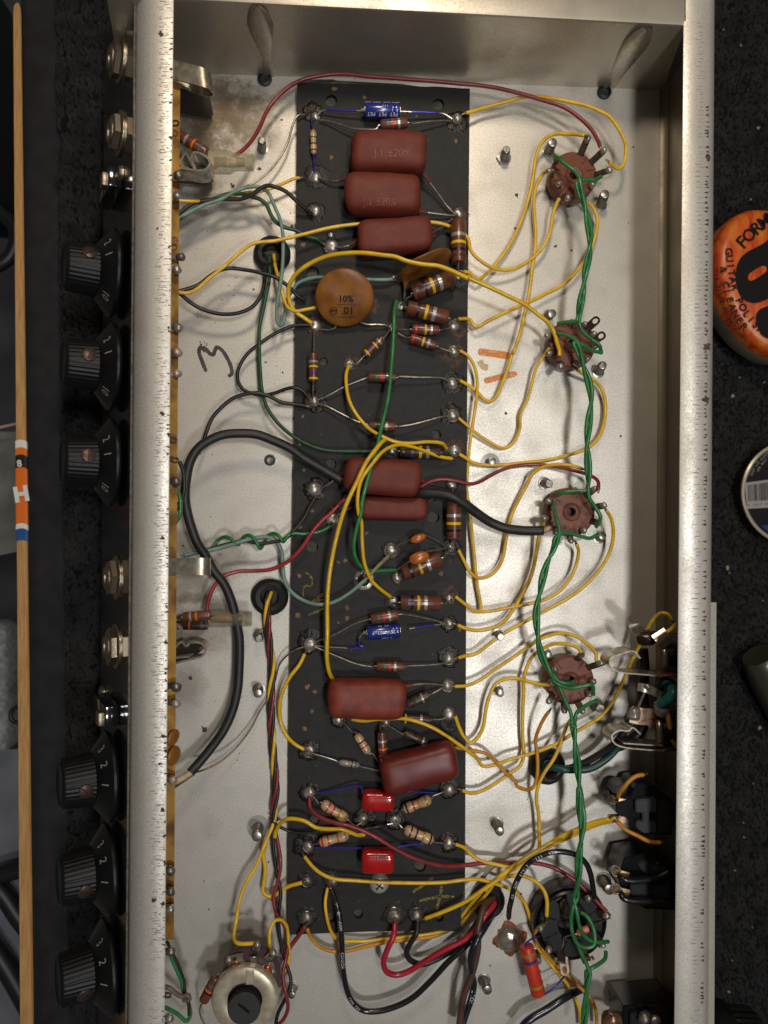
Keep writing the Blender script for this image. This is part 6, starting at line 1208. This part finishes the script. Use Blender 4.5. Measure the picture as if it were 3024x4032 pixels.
def rand_r(r_):
    x, y = r_.uniform(2760, 3060), r_.uniform(-30, 4070); p = U(x, y, ZB); p.z += .08 * noise.noise(p * 2.2); return p
pile('carpet_pile', rand_r, 13000, .07, .11, 1, 9000, .1)
# left: a ragged-edged carpet offcut on a black vinyl covered edge
def edge_l(y): return 222 + 55 * y / 4032 + 12 * noise.noise(Vector((y * .008, 2, 0))) + 6 * noise.noise(Vector((y * .03, 5, 0)))
V, Fc = [], []; rows = 420
for j in range(rows + 1):
    y = -100 + 4300 * j / rows; e = edge_l(y); xs = [e, e + 3, e + 9] + [e + 9 + (640 - e - 9) * i / 30 for i in range(1, 31)]
    for i, x in enumerate(xs):
        p = U(x, y, ZB + .45); p.z = ZB + (.0, .3, .45)[i] if i < 3 else ZB + .45
        if i > 2: p.z += .14 * noise.noise(p * 2.0)
        V.append(p)
    n = len(xs)
    if j: Fc += [((j - 1) * n + i, j * n + i, j * n + i + 1, (j - 1) * n + i + 1) for i in range(n - 1)]
tag(mk('carpet_offcut', (V, Fc), CARP, origin=(-10, 0, ZB)), None, None, None, 'structure')
def rand_l(r_):
    y = r_.uniform(-40, 4070); x = r_.uniform(edge_l(y) + 1, 450); p = U(x, y, ZB + .45); p.z += .14 * noise.noise(p * 2.0); return p
pile('looped_pile', rand_l, 6500, .1, .17, 2, 3000, .1)
VINY = mat('black vinyl covering', (46, 46, 48), .42, col2=(36, 36, 38), sc=1.2, bump=.08, bsc=30)
V, Fc = [], []
for j, y in enumerate((-300, 4400)):
    for x0, x1, z in ((84, 120, ZB - 1.2), (86, 124, ZB - .5), (92, 130, ZB - .14), (112, 150, ZB - .02), (400, 420, ZB - .02)): V.append(U(lx(x0, x1, y), y, z))
    if j: Fc += [(i, i + 1, i + 6, i + 5) for i in range(4)]
tag(mk('bench_edge', (V, Fc), VINY, origin=(-12, 0, ZB)), None, None, None, 'structure')
for p0, r0 in (((330, 150), 9), ((180, 600), 7)): pass
WOOD = mat('pale bare wood', (204, 158, 100), .5, col2=(172, 124, 72), sc=3, stretch=(6, .35, 6), bump=.05, bsc=20)
V, Fc = [], []
ys = [12, 20, 34, 60] + [60 + (4300 - 60) * i / 16 for i in range(1, 17)]
for j, y in enumerate(ys):
    wl, wr = lx(52, 80, y), lx(83, 133, y); c = (wl + wr) / 2; hw = (wr - wl) / 2 * min(1, (.25, .6, .85, 1)[j] if j < 4 else 1); z = ZB + .3
    for k in range(12):
        a = 2 * math.pi * k / 12; p = U(c + hw * math.cos(a), y, z); p.z += hw * .0118 * .45 * max(-.7, min(.7, 1.6 * math.sin(a))); V.append(p)
    if j: Fc += [((j - 1) * 12 + k, (j - 1) * 12 + (k + 1) % 12, j * 12 + (k + 1) % 12, j * 12 + k) for k in range(12)]
Fc += [tuple(range(12))]
tag(mk('wooden_stick', (V, Fc), WOOD), 'long pale wooden stick lying along the bench edge at far left', 'stick')
# sticker wrapped on the stick
t = tag(root('sticker', U(70, 1930, ZB + .6)), 'orange, white and blue sticker wrapped round the wooden stick', 'sticker')
def stk(name, y0, y1, m, z=.0):
    V, Fc = [], []
    for j in range(7):
        y = y0 + (y1 - y0) * j / 6; wl, wr = lx(52, 80, y) - 2, lx(83, 133, y) + 4; c = (wl + wr) / 2; hw = (wr - wl) / 2
        for k in range(9):
            a = math.pi * k / 8; p = U(c + hw * math.cos(a), y - 10 * math.sin(a), ZB + .3); p.z += hw * .0118 * .5 * min(.72, 1.6 * math.sin(a)) + .01 + z; V.append(p)
        if j: Fc += [((j - 1) * 9 + k, (j - 1) * 9 + k + 1, j * 9 + k + 1, j * 9 + k) for k in range(8)]
    return mk(name, (V, Fc), m, t)
ORS = mat('orange sticker print', (226, 112, 30), .4); BLS = mat('blue sticker print', (34, 84, 140), .4)
stk('white_band', 1742, 1772, WHITE); stk('orange_band', 1772, 1800, ORS); stk('black_band', 1800, 1850, BLACKI); stk('orange_field', 1850, 2070, ORS); stk('white_band', 2070, 2090, WHITE); stk('blue_band', 2090, 2136, BLS)
def sfn(px, py, deg):
    c = U(px, py, ZB + .5); a = math.radians(deg); ex = Vector((math.cos(a), math.sin(a), 0)); ey = Vector((-ex.y, ex.x, 0)); return lambda u, v: c + ex * u + ey * v
text('H', .9, sfn(84, 1948, 10), WHITE, t, 'letter', bold=.05); text('8', .42, sfn(76, 1826, 10), WHITE, t, 'letter', bold=.01)

# things lying on the carpet to the right
c = U(3062, 1106, -2.4); Mb = Matrix.Translation((c.x, c.y, 0)) @ Matrix.Rotation(math.radians(24), 4, 'Z')
FLAME = bpy.data.materials.new('flame printed label'); FLAME.use_nodes = True
nt = FLAME.node_tree; b = nt.nodes['Principled BSDF']; b.inputs['Roughness'].default_value = .35
tc = nt.nodes.new('ShaderNodeTexCoord'); mp = nt.nodes.new('ShaderNodeMapping'); mp.inputs['Scale'].default_value = (1.6, .5, 1); mp.inputs['Rotation'].default_value = (0, 0, .6); nz = nt.nodes.new('ShaderNodeTexNoise'); nz.inputs['Scale'].default_value = 1.6; nz.inputs['Detail'].default_value = 5; nz.inputs['Distortion'].default_value = .8
cr = nt.nodes.new('ShaderNodeValToRGB'); cr.color_ramp.elements[0].position = .32; cr.color_ramp.elements[0].color = (*lin((168, 54, 26)), 1); cr.color_ramp.elements[1].position = .88; cr.color_ramp.elements[1].color = (*lin((208, 146, 48)), 1)
e = cr.color_ramp.elements.new(.5); e.color = (*lin((204, 86, 30)), 1)
for q, w in ((tc.outputs['Object'], mp.inputs[0]), (mp.outputs[0], nz.inputs[0]), (nz.outputs[0], cr.inputs[0]), (cr.outputs[0], b.inputs['Base Color'])): nt.links.new(q, w)
t = tag(root('polish_bottle', (c.x, c.y, ZB)), 'flame-labelled guitar polish bottle lying at the right edge of the picture', 'bottle')
ra, rb = 2.5, 3.5
def ell(f, z): return f, z
mk('bottle_body', lathe([(.5, ZB + .1), (.85, ZB + .15), (1.0, ZB + .8), (1.0, -3.2), (.985, -2.85), (.95, -2.62)], Mb, 72, sx=ra, sy=rb), mat('pale grey bottle plastic', (150, 144, 130), .35), t)
mk('label', lathe([(1.004, -3.3), (.99, -2.85), (.957, -2.6), (.9, -2.48), (.8, -2.42), (.01, -2.38)], Mb, 72, sx=ra, sy=rb, cap=False), FLAME, t, angle=180)
ZL = -2.37
def lab(pxs, m, name, z=ZL):
    P = [U(x, y, z) for x, y in pxs]; return mk(name, prism(P, z - .02, z), m, t, smooth=False)
def vp(s): return pp('V ' + s)
BLG = mat('black label print', (18, 16, 16), .35)
def rounded(pts_, n=6): return spline([Vector((x, y, 0)) for x, y in pts_ + pts_[:1]], n)[:-1]
lab([(p.x, p.y) for p in rounded(vp('1200,500 1120,570 960,660 900,740 880,840 890,950 930,1040 1000,1085 1080,1085 1240,1010 1330,960 1330,480'))], BLG, 'black_numeral')
lab([(p.x, p.y) for p in rounded(vp('985,860 1000,835 1110,770 1140,775 1145,810 1120,835 1015,895 992,890'))], FLAME, 'numeral_counter', ZL + .012)
lab([(p.x, p.y) for p in rounded(vp('1330,1060 1180,1110 1090,1145 1060,1190 1060,1260 1090,1340 1140,1390 1330,1400'))], BLG, 'black_numeral', ZL - .004)
def along_px(s, size, pts_, start=0.0, gap=.66):
    text_along(s, size, spline([U(x, y, ZL) for x, y in vp(pts_)], 10), 0, BLG, t, start, 'label_print', False, gap, size * .018)
along_px('FORMULA', .78, '915,590 1000,500 1100,410 1200,335 1330,240', .06, .6)
along_px('GUITAR POLISH', .46, '815,640 830,760 855,900 900,1050 970,1180 1060,1290 1150,1360 1300,1420', .0, .7)
along_px('& CLEANER', .46, '770,800 785,900 820,1050 880,1200 960,1310 1060,1400', .0, .74)
along_px('16 fluid oz (473 ml)', .3, '710,850 725,960 765,1110 830,1260 910,1360 990,1430', .0, .56)

c = U(3121, 1940, -4.0); rr_ = 213 * sc(-4); Mc = Matrix.Translation((c.x, c.y, 0)); t = tag(root('round_tin', (c.x, c.y, ZB)), 'round black tin with a barcode label and a cream rim at the right edge', 'tin')
mk('tin_body', lathe([(rr_ * .96, ZB), (rr_ * .96, -4.15)], Mc, 72, cap=False), mat('dark tin side', (60, 58, 54), .3, metal=.7), t)
mk('rim', lathe([(rr_ * .95, -4.2), (rr_ * 1.0, -4.1), (rr_ * 1.0, -4.0), (rr_ * .97, -3.95), (rr_ * .94, -4.0), (rr_ * .94, -4.1)], Mc, 80, cap=False), mat('cream rim', (206, 196, 170), .3, metal=.4), t)
mk('lid', lathe([(rr_ * .95, -4.08), (.01, -4.07)], Mc, 72, cap=False), mat('glossy black lid', (22, 20, 24), .3), t)
WP = mat('grey white label', (150, 146, 144), .5)
mk('barcode_label', prism([U(x, y, -4.04) for x, y in pp('W 868,405 1070,378 1080,600 890,610')], -4.06, -4.04), WP, t, smooth=False)
rb_ = random.Random(5); bars = []; u = 892
while u < 1075:
    w = rb_.choice((2.5, 4, 6, 8)); k = (u - 868) / 200 * -27
    P = [U(*tp('W', u, 425 + k), -4.034), U(*tp('W', u + w, 425 + k), -4.034), U(*tp('W', u + w + 6, 552 + k * .4), -4.034), U(*tp('W', u + 6, 552 + k * .4), -4.034)]; bars.append((P, [(3, 2, 1, 0)])); u += w + rb_.choice((3, 4, 6))
mk('barcode_bar', join(*bars), BLG, t, smooth=False)['kind'] = 'stuff'
text_along('7 1427 08', .16, path('W 900,585 1000,575 1080,568', -4.034), 0, BLG, t, 0, 'barcode_digits', False, .75)
for k, (s, pth) in enumerate((('PLEASE RECYCLE', 'W 895,345 925,280 965,215 1010,165'), ('KEEP LID CLOSED', 'W 925,340 950,285 985,235 1030,190'), ('FOR BEST USE', 'W 975,310 1000,265 1040,220'))): text_along(s, .15, spline(path(pth, -4.03), 8), 0, WP, t, 0, 'small_print', False, .62)
qe = U(3052, 1832, -4.05); mk('red_emblem', lathe([(.32, -4.06), (.01, -4.05)], Matrix.Translation((qe.x, qe.y, 0)), 28), mat('red emblem print', (160, 34, 40), .4), t)
mk('blue_emblem', prism([U(x, y, -4.04) for x, y in pp('W 1000,745 1080,735 1100,800 1050,790')], -4.06, -4.04), mat('blue emblem print', (40, 48, 110), .4), t)
text_along('$SCA', .4, path('W 1015,265 1060,250 1120,240', -4.02), 0, WHITE, t, 0, 'small_print', False, .6) if False else None
a, b2 = U(2992, 2585, -3.6), U(3150, 2850, -4.2); M = frame(a, b2 - a); t = tag(root('metal_cup', (a.x, a.y, ZB)), 'dull metal cup lying on the carpet at the right edge', 'cup')
mk('cup_wall', lathe([(.55, -.05), (.74, -.1), (.82, .0), (.85, .1), (1.0, 1.2), (1.15, 3.5)], M, 48), mat('gunmetal', (112, 108, 98), .3, metal=.8), t)
mk('cup_base', lathe([(.54, -.03), (.48, .02), (.01, .03)], M, 40, cap=False), mat('shiny cup base', (170, 166, 156), .3, metal=.8), t)
cr_ = []
for x, y, r in ((2863, 2237, 12), (2870, 2256, 6), (3002, 2366, 7), (2954, 786, 7), (2882, 1559, 13), (2912, 1487, 6), (3008, 1505, 6), (2928, 3297, 6), (2892, 3427, 7), (2870, 3905, 8), (2990, 2866, 10), (2964, 3085, 5), (2985, 2720, 5), (2847, 120, 5), (2916, 180, 8), (2986, 505, 8), (2925, 3240, 5), (2960, 3650, 4), (2880, 3780, 4)):
    p = U(x, y, ZB + .2); V, Fc = lathe([(.01, -.05), (r * .006, -.03), (r * .008, .02), (r * .0045, .07), (.01, .1)], Matrix.Translation(p), 9)
    for v in V: v += Vector((noise.noise(v * 7), noise.noise(v * 7 + Vector((2, 5, 1))), 0)) * r * .006
    cr_.append((V, Fc))
for k in range(36):
    x, y = (rnd.uniform(2815, 3040), rnd.uniform(0, 4032)) if rnd.random() < .8 else (rnd.uniform(240, 400), rnd.uniform(0, 4032))
    p = U(x, y, ZB + (.16 if x > 1000 else .62)); s = rnd.uniform(.006, .014); cr_.append(([p + Vector((s, 0, 0)), p + Vector((-s, s, 0)), p + Vector((-s, -s, .01)), p + Vector((0, 0, s))], [(0, 1, 2), (0, 3, 1), (1, 3, 2), (2, 3, 0)]))
tag(mk('crumbs', join(*cr_), mat('pale crumbs', (160, 148, 124), .7), origin=(15, 0, ZB)), None, None, None, 'stuff')

tag(mk('lower_shelf', prism([U(x, y, -10.5) for x, y in ((-900, 2950), (140, 2950), (140, 4500), (-900, 4500))], -10.8, -10.5), mat('grey blue shelf board', (116, 118, 126), .5, col2=(88, 90, 98), sc=.4), smooth=False), 'grey blue shelf board below the bench at the lower left', 'shelf')
# far below the bench edge, out of focus
ZF = -46.0
tag(mk('workshop_floor', prism([U(x, y, ZF) for x, y in ((-1500, -1500), (4500, -1500), (4500, 5500), (-1500, 5500))], ZF - .2, ZF), mat('grey workshop floor', (98, 98, 104), .6, col2=(80, 80, 86), sc=.2), origin=(0, 0, ZF), smooth=False), None, None, None, 'structure')
def far_tube(name, label, cat, s, z, r, m): return tag(mk(name, tube(spline(path(s, z), 8), r, 12), m, angle=180), label, cat)
FBLK = mat('soft black plastic', (22, 22, 25), .45); FGRY = mat('woven pale grey cloth', (140, 142, 140), .8, col2=(96, 98, 98), sc=4, stretch=(1, 1, 1)); FCREAM = mat('dirty cream floor mat', (112, 112, 106), .8, col2=(78, 78, 74), sc=.6)
tag(mk('dark_case', box(Matrix.Translation(U(-100, 400, -13)), 3.2, 13, 8, 1.2, 4), FBLK), 'blurred dark case beyond the stick at the top left', 'case')
far_tube('black_strap', 'blurred black strap crossing the floor below the case', 'strap', 'P -120,720 -10,830 60,900 40,1010 -80,1080', -10, .35, FBLK)
tag(mk('floor_mat', pxprism([(-200, 1700), (75, 1700), (75, 2170), (-200, 2230)], -9.3, -9), FCREAM), 'blurred cream mat on the floor beside the sticker', 'mat')
tag(mk('woven_cushion', box(Matrix.Translation(U(-60, 2700, -10)) @ Matrix.Rotation(.03, 4, 'Z'), 2.9, 6.6, 2.2, .5, 4), FGRY), 'blurred pale grey woven cushion beyond the wooden stick', 'cushion')
far_tube('black_hook', 'small black hook in front of the pale grey cushion', 'hook', 'P 66,2784 46,2800 42,2822 52,2840 70,2845', -7, .1, FBLK)
far_tube('pink_cable', 'thin pinkish cable crossing the stick edge at far left', 'cable', 'P -20,1688 30,1676 75,1666', -8, .07, mat('pink grey cable', (170, 140, 130), .5))
far_tube('chair_leg', 'blurred black chair leg slanting at the lower left, upper', 'chair leg', 'P -60,3480 20,3440 90,3420 160,3400', -9.5, .45, FBLK)
far_tube('chair_leg', 'blurred black chair leg slanting at the lower left, middle', 'chair leg', 'P -80,3440 10,3520 80,3620 160,3720', -9.5, .45, FBLK)
far_tube('chair_leg', 'blurred black chair leg slanting at the lower left, lower', 'chair leg', 'P -60,3680 20,3800 100,3940 170,4080', -9.5, .5, FBLK)
